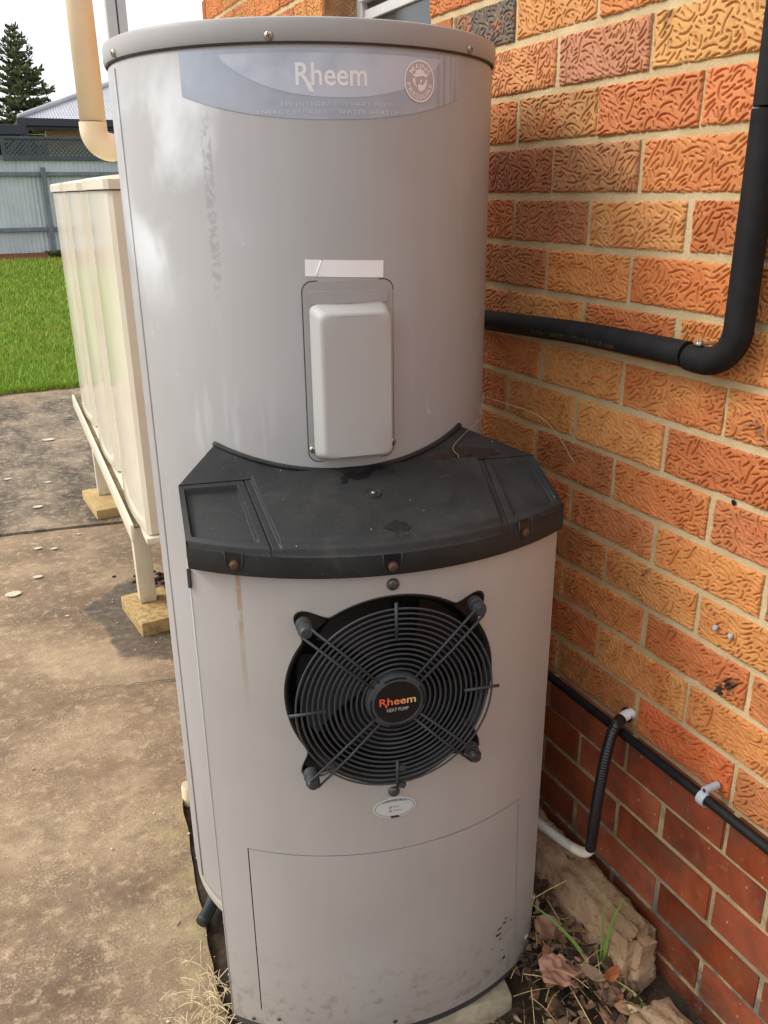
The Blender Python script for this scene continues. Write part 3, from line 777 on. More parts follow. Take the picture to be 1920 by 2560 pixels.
# courses nobody sees one by one (behind the heater, past the frame): one joined part of plain blocks
blocks = []
for me, x, y, z, sy, sz, col, vis in rest:
    blocks.append(box(x, .05, y - .1155 * sy, y + .1155 * sy, z - .03825 * sz, z + .03825 * sz))
o = mk('brick_courses', join(blocks), 'rustic_brick', house); o['kind'] = 'stuff'; o.color = (.55, .21, .07, 1)
# plinth of smooth red bricks, 18 mm proud
PJ = {0: [-.124, -.372, -.622], 1: [-.235, -.479, -.719], 2: [-.365, -.615], 3: [-.238, -.490, -.736], 4: [-.615]}
blocks = []
for k in range(len(PL) - 1):
    top, bot = PL[k], PL[k + 1]; zc = (top + bot) / 2
    hz = (top - bot - (.005 if k == 0 else .0078)) / .0775
    if k == 0: zc -= .002
    y0 = PJ[k][0] if k in PJ else (-.124 if k % 2 == 0 else -.238)
    ys = [y0 + .246 * i for i in range(-8, 12)]
    ex = PJ.get(k, [])
    ys = sorted([y for y in ys if all(abs(y - e) > .1 for e in ex)] + ex)
    for a, b in zip(ys[:-1], ys[1:]):
        a = max(a, WALL_NEAR); b = min(b, WALL_END)
        if b - a < .04: continue
        ln = b - a - .0078
        if a < .35 and b > -1.05:
            put(PLAIN[0], 'plinth_brick', -.018 + RND.uniform(-.0015, .0015), (a + b) / 2, zc, ln / .233, hz, (1, 1, 1))
        else: blocks.append(box(-.018, .05, a + .005, b - .005, zc - .0387 * hz, zc + .0387 * hz))
o = mk('plinth_courses', join(blocks), 'plain_brick', house); o['kind'] = 'stuff'
# mortar bed behind the bricks: main wall, with the window opening left out, and the plinth
wp = [(WALL_NEAR, PL[-1]), (WALL_END, PL[-1]), (WALL_END, .82), (WALL_NEAR, .82)]
hole = [(JY1, WZ0), (JY0, WZ0), (JY0, .70), (JY1, .70)]
mo = mk('mortar', join([sheet(wp, lambda y, z: (.0052 + .0018 * mn.noise(Vector((y * 30, z * 60, 2))), y, z), [hole], .03, fn2=lambda y, z: (.14, y, z)),
                   box(-.0150, .004, WALL_NEAR, WALL_END - .01, PL[-1], PL[0] - .006)]), 'mortar', house)
# house body behind the wall
mk('wall_core', join([box(.145, .30, JY0 + .06, WALL_END - .01, PL[-1], .85), box(.145, .30, WALL_NEAR, JY1 - .06, PL[-1], .85), box(.15, .30, JY1 - .06, JY0 + .06, PL[-1], WZ0 - .02)]), 'plaster', house)
# reveal bricks of the window and the window itself
for k in range(len(ALL) - 1):
    top, bot = ALL[k], ALL[k + 1]; zc = (top + bot) / 2
    if zc < WZ0: continue
    o = put(RUST[k % 5], 'brick', .0, JY0, zc, .42, (top - bot - GAP) / .0765, (.36, .17, .075))
    o.location = (.052, JY0 - .0015, zc); o.rotation_euler = (0, 0, radians(90))
win = empty('window', (.08, (JY0 + JY1) / 2, WZ0), 'grey aluminium framed window set into the brick wall above the heater', 'window')
fx0, fx1 = .100, .135
mk('window_frame', join([box(fx0, fx1, JY0 - .045, JY0 - .006, WZ0 + .005, .69, .003), box(fx0, fx1, JY1 + .002, JY1 + .040, WZ0 + .005, .69, .003),
                  box(fx0 - .02, fx1, JY1 + .041, JY0 - .046, WZ0 + .005, WZ0 + .06, .003), box(fx0, fx1, JY1 + .041, JY0 - .046, .645, .69, .003)]), 'window_frame', win, smooth=True, auto=40)
mk('sash', join([box(fx0 + .006, fx1 - .006, JY1 + .042, JY0 - .047, WZ0 + .278, WZ0 + .304, .002), box(fx0 - .012, fx1 - .008, JY1 + .042, JY0 - .047, WZ0 + .322, WZ0 + .346, .002)]), 'window_frame', win, smooth=True, auto=40)
mk('pane', box(fx0 + .016, fx0 + .020, JY1 + .041, JY0 - .046, WZ0 + .06, .645), 'window_glass', win)
cv = []
for i in range(61):
    y = JY1 + .04 + (JY0 - JY1 - .09) * i / 60; cv.append((fx1 + .02 + .012 * sin(i * 1.1), y))
mk('curtain', ([(x, y, z) for x, y in cv for z in (WZ0, .7)], [(2 * i, 2 * i + 1, 2 * i + 3, 2 * i + 2) for i in range(60)]), 'curtain', win, smooth=True)

# ------------------------------------------------------------------ WATER HEATER
hx = empty('water_heater', (TX, TY, GZ), 'tall grey cylindrical heat pump water heater with a round black fan grille', 'water heater')
def arc_ring(a0, a1, n, prof, fn):
    V, F = [], []; k = len(prof)
    for i in range(n + 1):
        a = a0 + (a1 - a0) * i / n
        for r, z in prof: V.append(fn(a, r, z))
    for i in range(n):
        for j in range(k - 1): F.append((i * k + j, (i + 1) * k + j, (i + 1) * k + j + 1, i * k + j + 1))
    return V, F
mt = Matrix.Translation((TX, TY, 0))
CAPZ = -.0605
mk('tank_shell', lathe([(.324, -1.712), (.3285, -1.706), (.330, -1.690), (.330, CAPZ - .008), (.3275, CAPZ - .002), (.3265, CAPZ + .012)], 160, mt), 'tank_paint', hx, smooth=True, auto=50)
mk('shell_base', lathe([(.280, -1.80), (.285, -1.745), (.318, -1.742), (.3275, -1.736), (.3275, -1.718), (.3235, -1.7125)], 128, mt), 'shell_cream', hx, smooth=True, auto=50)
# rolled seam down the weather side of the shell
mk('shell_seam', tube([tw(-84.5, .3305, z) for z in (CAPZ - .012, -.6, -1.2, -1.69)], .0022, 6), 'tank_paint', hx, smooth=True)
cap = mk('tank_cap', lathe([(.3295, CAPZ - .0005), (.3335, CAPZ), (.3350, CAPZ + .004), (.3350, CAPZ + .0245), (.3335, CAPZ + .0290), (.3290, CAPZ + .0310), (.25, CAPZ + .037), (.0001, CAPZ + .042)], 160, mt, close=False), 'tank_paint', hx, smooth=True, auto=45)
mk('cap_gap', lathe([(.3290, CAPZ - .0022), (.3318, CAPZ - .0022), (.3318, CAPZ - .0006), (.3290, CAPZ - .0006)], 160, mt, close=False), 'groove_dark', hx)
for a in (-81, -29.0, 29.0, 88):
    p = tw(a, .3350, CAPZ + .0065); n = Vector(tw(a, 1, 0)) - Vector((TX, TY, 0))
    screw(hx, p, n, .0062, 'screw_steel')
def tk(r):  # map (angle-degrees*r as arc length, z) on the tank
    return lambda s, z: tw(math.degrees(s / .33), r, z)
AL = lambda a: radians(a) * .33
# brand label
LW0, LW1 = AL(-53.7), AL(24.7); lm = (LW0 + LW1) / 2; lh = (LW1 - LW0) / 2
bot = [(lm + lh * t, -.128 - .032 * sqrt(max(0, 1 - t * t))) for t in np.linspace(-1, 1, 40)]
def low(t): return -.125 - .035 * (1 - abs(t) ** 2.2)
outl = [(LW1, -.0685), (LW0, -.0685)] + [(lm + lh * t, low(t)) for t in np.linspace(-1, 1, 44)]
label = mk('brand_label', sheet(outl, tk(.3306), (), .012, fn2=tk(.3301)), 'label_silver', hx); radial(label, TX, TY)
el = [(AL(-12.5) + AL(30) * t, -.0745 - .0565 * (1 - abs(t) ** 2.3) ** .8) for t in np.linspace(-1, 1, 44)]
radial(mk('label_band', sheet(el, tk(.3309), (), .012), 'label_blue', label), TX, TY)
word = tk(.3313)
mk('lettering', text_fit('Rheem', AL(-23.1), AL(-5.2), -.1155, .0285, word, bold=.012), 'print_white', label)
mk('lettering', ([word(AL(-20.8) + x, -.1155 + y) for x, y in ((0, 0.004), (.0075, .004), (.0125, -.0095), (.0055, -.0075))], [(3, 2, 1, 0)]), 'print_white', label)
mk('lettering', text_fit('325 INTEGRATED HEAT PUMP', AL(-27.2), AL(1.8), -.1425, .0050, word, 1.15), 'print_pale', label)
mk('lettering', text_fit('ENERGY EFFICIENT WATER HEATER', AL(-33), AL(3.4), -.1525, .0052, word, 1.15), 'print_pale', label)
# round mains pressure badge
bx, bz, br = AL(10.0), -.1060, .0275
bdg = mk('pressure_badge', sheet(circ(bx, bz, br), tk(.3316), (), .01), 'emblem_plum', label); radial(bdg, TX, TY)
mk('badge_ring', sheet(circ(bx, bz, br * 1.03, 60), tk(.3318), [circ(bx, bz, br * .95, 60)]), 'print_white', bdg)
def around(s, r0, h, a_mid, span, up):
    """lettering round the badge"""
    v, f = text_vf(s, 1.0, 1.0, 1.1, .01); xs = [p[0] for p in v]; a, b = min(xs), max(xs); out = []
    for x, y in v:
        t = (x - a) / (b - a) - .5
        if up: ang = radians(a_mid - t * span); rr = r0 + y / .69 * h
        else: ang = radians(a_mid + t * span); rr = r0 + h - y / .69 * h
        out.append(tk(.33185)(bx + rr * cos(ang), bz + rr * sin(ang)))
    return out, f
mk('lettering', around('MAINS', br * .62, br * .24, 90, 115, True), 'print_white', bdg)
mk('lettering', around('PRESSURE', br * .64, br * .22, 270, 165, False), 'print_white', bdg)
# the badge's emblem: a bearded head under a wide hat, in pale print
q = lambda L: sheet([(bx + x * br, bz + y * br) for x, y in L], tk(.3319), ())
mk('badge_emblem', join([q([(-.50, .30), (-.34, .36), (-.25, .52), (.0, .60), (.25, .52), (.36, .38), (.55, .34), (.44, .20), (.20, .27), (-.1, .22), (-.30, .18)]),
                 q([(-.50, .12), (-.33, .14), (-.30, -.12), (-.18, -.30), (-.34, -.22), (-.46, -.05)]),
                 q([(-.14, -.18), (.02, -.13), (.16, -.20), (.34, -.05), (.42, .12), (.50, .10), (.46, -.16), (.30, -.40), (.04, -.50), (-.12, -.40)]),
                 q([(.02, .08), (.12, .10), (.12, -.04), (.02, -.06)])]), 'print_white', bdg)
# white sticker, one corner creased
st = [(AL(-22.7), -.3530), (AL(-18.6), -.3537), (AL(-18.3), -.3552), (AL(-17.4), -.3540), (AL(-1.3), -.3575), (AL(-1.4), -.3830), (AL(-22.8), -.3775)]
stk = mk('blank_sticker', sheet(st, tk(.3308), (), .01, fn2=tk(.3302)), 'sticker_white', hx); radial(stk, TX, TY)
cr = [(AL(-18.4), -.3545), (AL(-18.9), -.363), (AL(-19.5), -.371), (AL(-19.9), -.3785)]
mk('crease', tube([tk(.3312)(*p) for p in cr], .0011, 6), 'sticker_white', stk, smooth=True)

# element cover: pressed back plate and raised box on the shell
ca, ch0, ch1 = AL(-11.2), -.672, -.386
hw = AL(12.5)
plate = rrect(ca - hw, ca + hw, ch0, ch1, .016, 8)
cp = mk('cover_plate', sheet(plate, tk(.3318), (), (.012, .05), fn2=tk(.3300)), 'tank_paint', hx); radial(cp, TX, TY)
ins = rrect(ca - hw + .0016, ca + hw - .0016, ch0 + .0016, ch1 - .0016, .0145, 8)
mk('plate_edge', tube([tk(.3306)(*p) for p in rrect(ca - hw - .001, ca + hw + .001, ch0 - .001, ch1 + .001, .0165, 8)] + [tk(.3306)(*plate[0])], .0009, 6), 'groove_dark', cp, smooth=True)
# slot strip above the box
mk('cover_tongue', sheet(rrect(ca - hw + .010, ca + hw - .010, -.4195, -.4005, .005, 4), tk(.3352), (), (.012, .03), fn2=tk(.3316)), 'tank_paint', cp)
# box: loops shrinking outward
def loft(loops, closed_top=True):
    V, F = [], []; n = len(loops[0])
    for lp in loops: V += lp
    for k in range(len(loops) - 1):
        for i in range(n):
            j = (i + 1) % n; F.append((k * n + i, k * n + j, (k + 1) * n + j, (k + 1) * n + i))
    return V, F
bl, brr, bb, bt = AL(-22.1), AL(-0.5), -.668, -.4190
lv = []
for ins_, r, rad in ((0, .3318, .013), (.0010, .3380, .013), (.0070, .3480, .013), (.0125, .3560, .013), (.0150, .3590, .013), (.0175, .3605, .012), (.0215, .3612, .011)):
    lv.append([tk(r)(*p) for p in rrect(bl + ins_ * .95, brr - ins_ * .33, bb + ins_ * .45, bt - ins_ * .80, rad, 8)])
V, F = loft(lv)
ins_ = .0215; top = rrect(bl + ins_ * .95, brr - ins_ * .33, bb + ins_ * .45, bt - ins_ * .80, .011, 8)
v2, f2 = sheet(top, tk(.3612), (), (.012, .05))
bxo = mk('element_cover', join([(V, F), (v2, f2)]), 'cover_plastic', hx, smooth=True, auto=60)
for bm_o in (bxo,):
    bm = bmesh.new(); bm.from_mesh(bm_o.data); bmesh.ops.remove_doubles(bm, verts=bm.verts, dist=.0004); bmesh.ops.recalc_face_normals(bm, faces=bm.faces)
    bm.to_mesh(bm_o.data); bm.free(); bm_o.data.shade_smooth()
for s, z in ((AL(-22.6), -.652), (AL(.9), -.650)):
    a = math.degrees(s / .33); screw(cp, tw(a, .3318, z), Vector(tw(a, 1, 0)) - Vector((TX, TY, 0)), .0060, 'screw_steel')

# ---- heat pump casing: front panel bent to an arc, with the fan opening and the access panel cut out
FL, FZ = -.0065, -1.0090               # fan centre on the panel
def fan_outline(grow=0.0, n=220):
    r = []
    for i in range(n):
        t = 2 * pi * i / n; rr = .1730 + grow
        for e in (45, 135, 225, 315):
            d = (t - radians(e) + pi) % (2 * pi) - pi
            dd, er = .1930, .0195 + grow
            s = dd * sin(d)
            if abs(s) < er and abs(d) < 1: rr = max(rr, dd * cos(d) + sqrt(er * er - s * s))
        r.append(rr)
    r = np.array(r)
    for _ in range(3): r = (np.roll(r, 1) + 2 * r + np.roll(r, -1)) / 4
    return [(FL + r[i] * cos(2 * pi * i / n), FZ + r[i] * sin(2 * pi * i / n)) for i in range(n)]
PT, PB, PW = -.785, -1.752, .3095
AX0, AX1, AT, ABm = -.2555, .2450, -1.3285, -1.7155
def acc_poly(g=0):
    return [(AX0 - .000 - g, AT + g), (AX0 - g, ABm - g * .2)] + [(x, ABm - g * .2) for x in np.linspace(AX0, AX1 + .012, 12)[1:-1]] + [(AX1 + .014 + g, ABm - g * .2), (AX1 + g, AT + .006 + g)] + [(x, AT + g + .006 * (x - AX0) / (AX1 - AX0)) for x in np.linspace(AX1, AX0, 12)[1:-1]]
po = [(-PW, PB), (PW, PB), (PW, PT), (-PW, PT)]
po = [(x, PB) for x in np.linspace(-PW, PW, 26)] + [(x, PT) for x in np.linspace(PW, -PW, 26)]
fr = sheet(po, lambda l, z: parc(l, z, .500), [fan_outline(), acc_poly(.0014)], (.018, .12), fn2=lambda l, z: parc(l, z, .4985))
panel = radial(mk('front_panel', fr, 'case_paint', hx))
# folded returns at both ends and the foot
for s in (-1, 1):
    l = s * PW; d0 = sqrt(.25 - l * l)
    V = [bw(l * k, d0 + dd, z) for k, dd in ((1, 0), (1.0015, -.0035), (1.0015, -.30)) for z in (PT, PB)]
    mk('side_panel', (V, [(0, 1, 3, 2), (2, 3, 5, 4)]), 'case_paint', hx)
mk('panel_edge', tube([parc(-PW + .0006, z, .4996) for z in (PT, -1.2, -1.5, PB)], .0016, 6), 'cover_plastic', hx, smooth=True)
mk('side_slot', join([box(-.0022, .0022, -.004, .004, -.036, -.004)]), 'print_dark', hx, loc=None).matrix_basis = Matrix.Translation(bw(-PW + .001, sqrt(.25 - PW * PW) + .0015, PT - .012)) @ Matrix.Rotation(radians(-40), 4, 'Z') @ Matrix.Translation((0, 0, 0))
ap = sheet(acc_poly(-.0004), lambda l, z: parc(l, z, .5012), (), (.02, .08), fn2=lambda l, z: parc(l, z, .4990))
apo = radial(mk('access_panel', ap, 'case_paint', hx))
mk('panel_gap', sheet(acc_poly(.012), lambda l, z: parc(l, z, .4955), (), (.03, .2)), 'black_inside', hx)
mk('foot_rail', join([arc_ring(-38, 38, 40, [(.4965, PB - .001), (.4965, PB - .020), (.46, PB - .020)], lambda a, r, z: bw(r * sin(radians(a)), r * cos(radians(a)), z))]), 'groove_dark', hx)
for l, z in ((-.226, -1.7265), (-.012, -1.7345), (.2275, -1.698), (-.272, -1.742)):
    mk('rivet', xf(lathe([(.0042, 0), (.0038, .0012), (.0001, .0018)], 14), frame_at(parc(l, z, .5014), Vector(bw(l, sqrt(.25 - l * l), 0)) - Vector((OX, OY, 0)))), 'screw_dark', hx, smooth=True)
for l, z in ((-.0095, -.8165), (-.0105, -1.2005)):
    screw(hx, parc(l, z, .500), Vector(bw(l, .5, 0)) - Vector((OX, OY, 0)), .0098, 'screw_dark', rot=.15)
# mud specks splashed on the access panel
for i, (l, z, r) in enumerate(((.213, -1.612, .005), (.210, -1.626, .006), (.225, -1.606, .004), (.228, -1.596, .003), (.216, -1.640, .003), (.196, -1.652, .002), (.243, -1.612, .0025), (.222, -1.675, .0025))):
    pts = [(l + r * 1.2 * cos(t) * (1 + .35 * sin(3 * t + i)), z + r * .6 * sin(t) * (1 + .3 * cos(2 * t + i))) for t in np.linspace(0, 2 * pi, 12, endpoint=False)]
    mk('mud_speck', sheet(pts, lambda a, b: parc(a, b, .5018), ()), 'rust', apo)
# oval operating-mode plate
ov, oz = -.0095, -1.2335
ovl = mk('mode_plate', sheet(circ(ov, oz, .0375, 48, .0205), lambda a, b: parc(a, b, .5022), (), .02, fn2=lambda a, b: parc(a, b, .5)), 'oval_silver', hx); radial(ovl)
mk('plate_border', sheet(circ(ov, oz, .0345, 48, .0176), lambda a, b: parc(a, b, .5025), [circ(ov, oz, .0337, 48, .0168)]), 'print_dark', ovl)
f3 = lambda a, b: parc(a, b, .5026)
def om(x, y):
    t = (x - ov) / .028; return f3(x, y + .0075 * (sqrt(max(0, 1 - (t * .75) ** 2)) - 1))
mk('plate_patch', sheet(rrect(ov - .022, ov + .022, oz + .0125, oz + .0192, .002, 3), lambda a, b: parc(a, b, .50255)), 'oval_silver', ovl)
mk('lettering', text_fit('OPERATING MODE', ov - .0215, ov + .0215, oz + .0128, .0036, om, 1.05, .02), 'print_dark', ovl)
for dz, wd in ((.0020, 'NORMAL'), (-.0058, 'ATTENTION')):
    mk('indicator_ring', sheet(circ(ov - .008, oz + dz, .0024, 20), f3, [circ(ov - .008, oz + dz, .0016, 20)]), 'print_dark', ovl)
    mk('lettering', text_fit(wd, ov - .0035, ov + (.0075 if dz > 0 else .0125), oz + dz - .0010, .0022, f3), 'print_dark', ovl)
mk('plate_notch', sheet([(ov - .0065, oz - .0160), (ov + .0065, oz - .0160), (ov + .008, oz - .0205), (ov - .008, oz - .0205)], f3), 'print_dark', ovl)

# ---- fan: black shroud with four ears, blades, wire guard, hub
o0 = fan_outline(); n = len(o0)
def fl(pts, d=None, R=.5): return [parc(l, z, R) if d is None else bw(l, d, z) for l, z in pts]
def shrink(pts, k): return [(FL + (l - FL) * (1 - k / hypot(l - FL, z - FZ)), FZ + (z - FZ) * (1 - k / hypot(l - FL, z - FZ))) for l, z in pts]
def clampr(pts, r): return [(FL + (l - FL) * min(1, r / hypot(l - FL, z - FZ)), FZ + (z - FZ) * min(1, r / hypot(l - FL, z - FZ))) for l, z in pts]
lv = [fl(shrink(o0, -.0016), R=.5004), fl(o0, R=.5016), fl(shrink(o0, .0025), R=.5008), fl(shrink(o0, .0060), R=.4965), fl(shrink(o0, .0085), R=.490), fl(clampr(shrink(o0, .0115), .1655), R=.4865)]
inner = clampr(o0, .1645)
lv += [fl(clampr(o0, .1625), d=.462), fl(clampr(o0, .160), d=.40)]
fan = mk('fan_shroud', loft(lv), 'black_gloss', hx, smooth=True, auto=55)
mk('shroud_back', ([bw(FL + .161 * cos(2 * pi * i / 48), .402, FZ + .161 * sin(2 * pi * i / 48)) for i in range(48)], [tuple(range(48))]), 'black_inside', fan)
BL = []
for b in range(5):
    a0 = 2 * pi * b / 5 + .5; V, F = [], []
    for i in range(9):
        for j in range(7):
            r = .040 + (.150 - .040) * j / 6; t = a0 + (i / 8 - .5) * (.85 + .1 * j / 6) + .25 * (j / 6)
            V.append(bw(FL + r * cos(t), .430 + .030 * (i / 8) - .006 * cos(pi * (i / 8 - .5)), FZ + r * sin(t)))
    F = [(i * 7 + j, i * 7 + j + 1, (i + 1) * 7 + j + 1, (i + 1) * 7 + j) for i in range(8) for j in range(6)]
    mk('fan_blade', (V, F), 'fan_black', fan, smooth=True)
# guard
GD = .5220; GC = (-.0108, -1.0075)      # guard plane and centre
gl = lambda r, t, d=GD: bw(GC[0] + r * cos(t), d, GC[1] + r * sin(t))
guard = mk('fan_guard', tube([gl(.112, pi / 2, GD + .0028), gl(.171, pi / 2, GD + .0028)], .0027, 8), 'guard_plastic', hx, smooth=True)
for k in (0, 2, 3): mk('guard_bar', tube([gl(.112, k * pi / 2, GD + .0028), gl(.171, k * pi / 2, GD + .0028)], .0027, 8), 'guard_plastic', guard, smooth=True)
for k in range(13):
    r = .0555 + .00868 * k; V, F = [], []
    path = [gl(r, 2 * pi * i / 72) for i in range(72)]
    V, F = [], []
    cx = Vector(gl(0, 0)); nn = Vector((D2[0], D2[1], 0))
    for i in range(72):
        p = Vector(path[i]); rad = (p - cx).normalized()
        for j in range(8):
            a = 2 * pi * j / 8; V.append(p + .0017 * (cos(a) * rad + sin(a) * nn))
    F = [(i * 8 + j, i * 8 + (j + 1) % 8, ((i + 1) % 72) * 8 + (j + 1) % 8, ((i + 1) % 72) * 8 + j) for i in range(72) for j in range(8)]
    mk('guard_ring', (V, F), 'guard_plastic', guard, smooth=True)
for e in (45, 135, 225, 315):
    t = radians(e); px, pz = -sin(t), cos(t)
    for s in (-1, 1):
        w0, w1 = .0062, .0088
        p0 = bw(GC[0] + .193 * cos(t) + s * w1 * px, GD - .001, GC[1] + .193 * sin(t) + s * w1 * pz)
        p1 = bw(GC[0] + .12 * cos(t) + s * w1 * px, GD + .0035, GC[1] + .12 * sin(t) + s * w1 * pz)
        p2 = bw(GC[0] + .0475 * cos(t) + s * w0 * px, GD + .0045, GC[1] + .0475 * sin(t) + s * w0 * pz)
        mk('guard_arm', tube([p0, p1, p2], .0021, 8), 'guard_plastic', guard, smooth=True)
    foot = bw(GC[0] + .194 * cos(t), GD - .032, GC[1] + .194 * sin(t))
    nv = Vector((D2[0], D2[1], 0))
    mk('guard_foot', xf(lathe([(.0122, 0), (.0122, .012), (.0105, .013), (.0105, .018), (.0116, .019), (.0116, .025), (.0100, .026), (.0096, .0305), (.0082, .0328), (.0001, .0338)], 26), frame_at(foot, nv)), 'guard_plastic', guard, smooth=True, auto=50)
    mk('screw_slot', slot_marks(Vector(foot) + nv * .0332, nv, .0095, .0006, t + .6), 'screw_dark', guard)
hubc = bw(GC[0], GD - .006, GC[1])
hub = mk('guard_hub', xf(lathe([(.0490, 0), (.0495, .004), (.0487, .009), (.0465, .0122), (.0400, .0146), (.0385, .0150), (.0376, .0130), (.0370, .0125), (.0001, .0125)], 64), frame_at(hubc, Vector((D2[0], D2[1], 0)))), 'guard_plastic', hx, smooth=True, auto=35)
hd = GD - .006 + .0128
hm = lambda x, y: bw(GC[0] + x, hd + .0006, GC[1] + y)
disc = mk('logo_disc', sheet(circ(0, 0, .0368, 56), lambda x, y: bw(GC[0] + x, hd + .0010, GC[1] + y), (), .02), 'hub_disc', hub)
hm = lambda x, y: bw(GC[0] + x, hd + .0016, GC[1] + y)
mk('lettering', text_fit('Rheem', -.0295, .0295, -.0030, .0128, hm, bold=.012), 'print_orange', disc)
mk('lettering', ([hm(-.0222 + x, -.0030 + y) for x, y in ((0, .003), (.0035, .003), (.0055, -.0045), (.0025, -.0035))], [(3, 2, 1, 0)]), 'print_orange', disc)
mk('lettering', text_fit('HEAT PUMP', -.0175, .0175, -.0155, .0062, hm, 1.0), 'print_grey', disc)
for e in (10, 95, 190, 275):      # vent slots in the hub rim
    sl = [(.0448 * cos(radians(e + t)), .0448 * sin(radians(e + t))) for t in np.linspace(-24, 24, 14)] + [(.0418 * cos(radians(e + t)), .0418 * sin(radians(e + t))) for t in np.linspace(24, -24, 14)]
    mk('hub_slot', sheet(sl, lambda x, y: bw(GC[0] + x, GD - .006 + .0150, GC[1] + y), ()), 'black_inside', hub)
# cable clips caught on the guard near the foot
for dz in (-.128, -.162): mk('cable_tie', box(-.0055, .0055, -.003, .004, -.0045, .0045, .0012), 'guard_plastic', guard).matrix_basis = Matrix.Translation(bw(GC[0] + .008, GD + .004, GC[1] + dz)) @ Matrix.Rotation(radians(-12), 4, 'Z') @ Matrix.Rotation(.4, 4, 'Y')

# ---- black lid of the heat pump
LR = .515; HWD = .309
def arcd(l, R=LR): return sqrt(R * R - l * l)
def lid_top(u, v):
    """u -1..1 across (0.6 = edge of the middle field), v 0..1 from the crease to the front"""
    b = .635 - .075 * v; aw = abs(u)
    u = math.copysign(aw / .6 * b if aw <= .6 else b + (aw - .6) / .4 * (1 - b), u); kb = 1 - b
    l = HWD * u * (1 + (.012 if u < 0 else -.050) * (1 - v) * abs(u)); d0, d1 = .314, arcd(HWD * u) - .001
    d = d0 + (d1 - d0) * v; z = -.692 - .058 * v
    # rounded front shoulder
    z -= .010 * smoothstep(.955, 1.0, v) ** 2
    au = abs(u)
    z += .0075 * (1 - smoothstep(b - .018 * kb, b + .010 * kb, au)) * (1 - smoothstep(.90, .955, v) * .8)
    z -= .0030 * (smoothstep(b + .085 * kb, b + .100 * kb, au) - smoothstep(b + .100 * kb, b + .115 * kb, au))
    ib, ob = b + .205 * kb, 1 - .072 * kb
    rec = smoothstep(ib - .008 * kb, ib + .026 * kb, au) * (1 - smoothstep(ob - .026 * kb, ob + .006 * kb, au)) * smoothstep(.060, .080, v) * (1 - smoothstep(.80, .875, v) * .75 - smoothstep(.885, .895, v) * .25)
    z -= .0100 * rec
    return bw(l, d, z)
us = sorted(set(list(np.linspace(-1, 1, 121)) + [s * x for s in (-1, 1) for x in np.linspace(.588, .608, 12)] + [s * x for s in (-1, 1) for x in np.linspace(.630, .650, 16)] + [s * x for s in (-1, 1) for x in np.linspace(.676, .696, 12)] + [s * x for s in (-1, 1) for x in np.linspace(.955, 1, 18)]))
vsx = sorted(set(list(np.linspace(0, 1, 44)) + list(np.linspace(.78, 1, 34)) + list(np.linspace(.04, .1, 10))))
NU, NV = len(us), len(vsx)
V = [lid_top(u, v) for v in vsx for u in us]
F = [(j * NU + i, j * NU + i + 1, (j + 1) * NU + i + 1, (j + 1) * NU + i) for j in range(NV - 1) for i in range(NU - 1)]
# front lip going down and in
lip = []
for dr, z in ((.0005, -.7585), (.0012, -.766), (.0012, -.789), (-.001, -.7935), (-.010, -.7945)):
    lip.append([bw(HWD * uu * (1 + (dr if abs(uu) > .99 else 0)), arcd(HWD * uu) + dr, z - .0012 * (1 - uu * uu)) for u in us for uu in (math.copysign(abs(u) / .6 * .56 if abs(u) <= .6 else .56 + (abs(u) - .6) / .4 * .44, u),)])
k0 = (NV - 1) * NU; row = list(range(k0, k0 + NU))
for r in lip:
    k = len(V); V += r; new = list(range(k, k + NU))
    F += [(row[i], row[i + 1], new[i + 1], new[i]) for i in range(NU - 1)]; row = new
lid = mk('heat_pump_lid', (V, F), 'lid_plastic', hx, smooth=True, auto=38)
# sloping wings from the crease up to the tank
CL = -.032                                           # tank axis in the box frame (lateral); depth -.02
def wing_back(l):
    r = .3315; c = l - CL
    e = .215
    if abs(c) < e: return -.02 + sqrt(r * r - c * c)
    d = -.02 + sqrt(r * r - e * e); end = .2935 - CL if c > 0 else .3127 + CL
    return d + (.314 - d) * min(1, (abs(c) - e) / (end - e))
V, F = [], []
ls = np.linspace(-.3127, .2935, 121); NS = 9
for l in ls:
    db = min(wing_back(l), .3138)
    for j in range(NS):
        t = j / (NS - 1); d = .314 + (db - .314) * t; V.append(bw(l, d, -.692 + (.314 - d) * .50 + .0012 * (1 - t)))
F = [(i * NS + j, (i + 1) * NS + j, (i + 1) * NS + j + 1, i * NS + j + 1) for i in range(120) for j in range(NS - 1)]
mk('lid_wing', (V, F), 'lid_plastic', lid, smooth=True)
rimp = []
for a in np.linspace(-40.5, 40.5, 70):
    l, d = CL + .3335 * sin(radians(a)), -.02 + .3335 * cos(radians(a)); rimp.append(bw(l, d, -.692 + max(0, .314 - d) * .50 + .0025))
mk('lid_rim', tube(rimp, .0042, 8), 'lid_plastic', lid, smooth=True)
# cheeks down the two sides and along the diagonals
for s in (-1, 1):
    pts = []
    ed = .3127 if s < 0 else .2935
    for l, d in ((HWD * .999, arcd(HWD)), (ed, .314)): pts.append((s * l, d, -.750 if d > .4 else -.692))
    cl_ = CL + s * .215; dc = -.02 + sqrt(.3315 ** 2 - .215 ** 2)
    dg = [(s * ed, .314)] + [((1 - t) * s * ed + t * cl_, (1 - t) * .314 + t * dc) for t in (.25, .5, .75, 1)]
    top = [pts[0]] + [(l, d, -.692 + (.314 - d) * .50) for l, d in dg]
    V = [bw(*p) for p in top] + [bw(p[0] * (.995 if i == 0 else .955), p[1] - .001, (-.794 if i < 2 else -.760)) for i, p in enumerate(top)]
    n_ = len(top)
    mk('lid_cheek', (V, [(i, i + 1, n_ + i + 1, n_ + i) for i in range(n_ - 1)]), 'lid_plastic', lid)
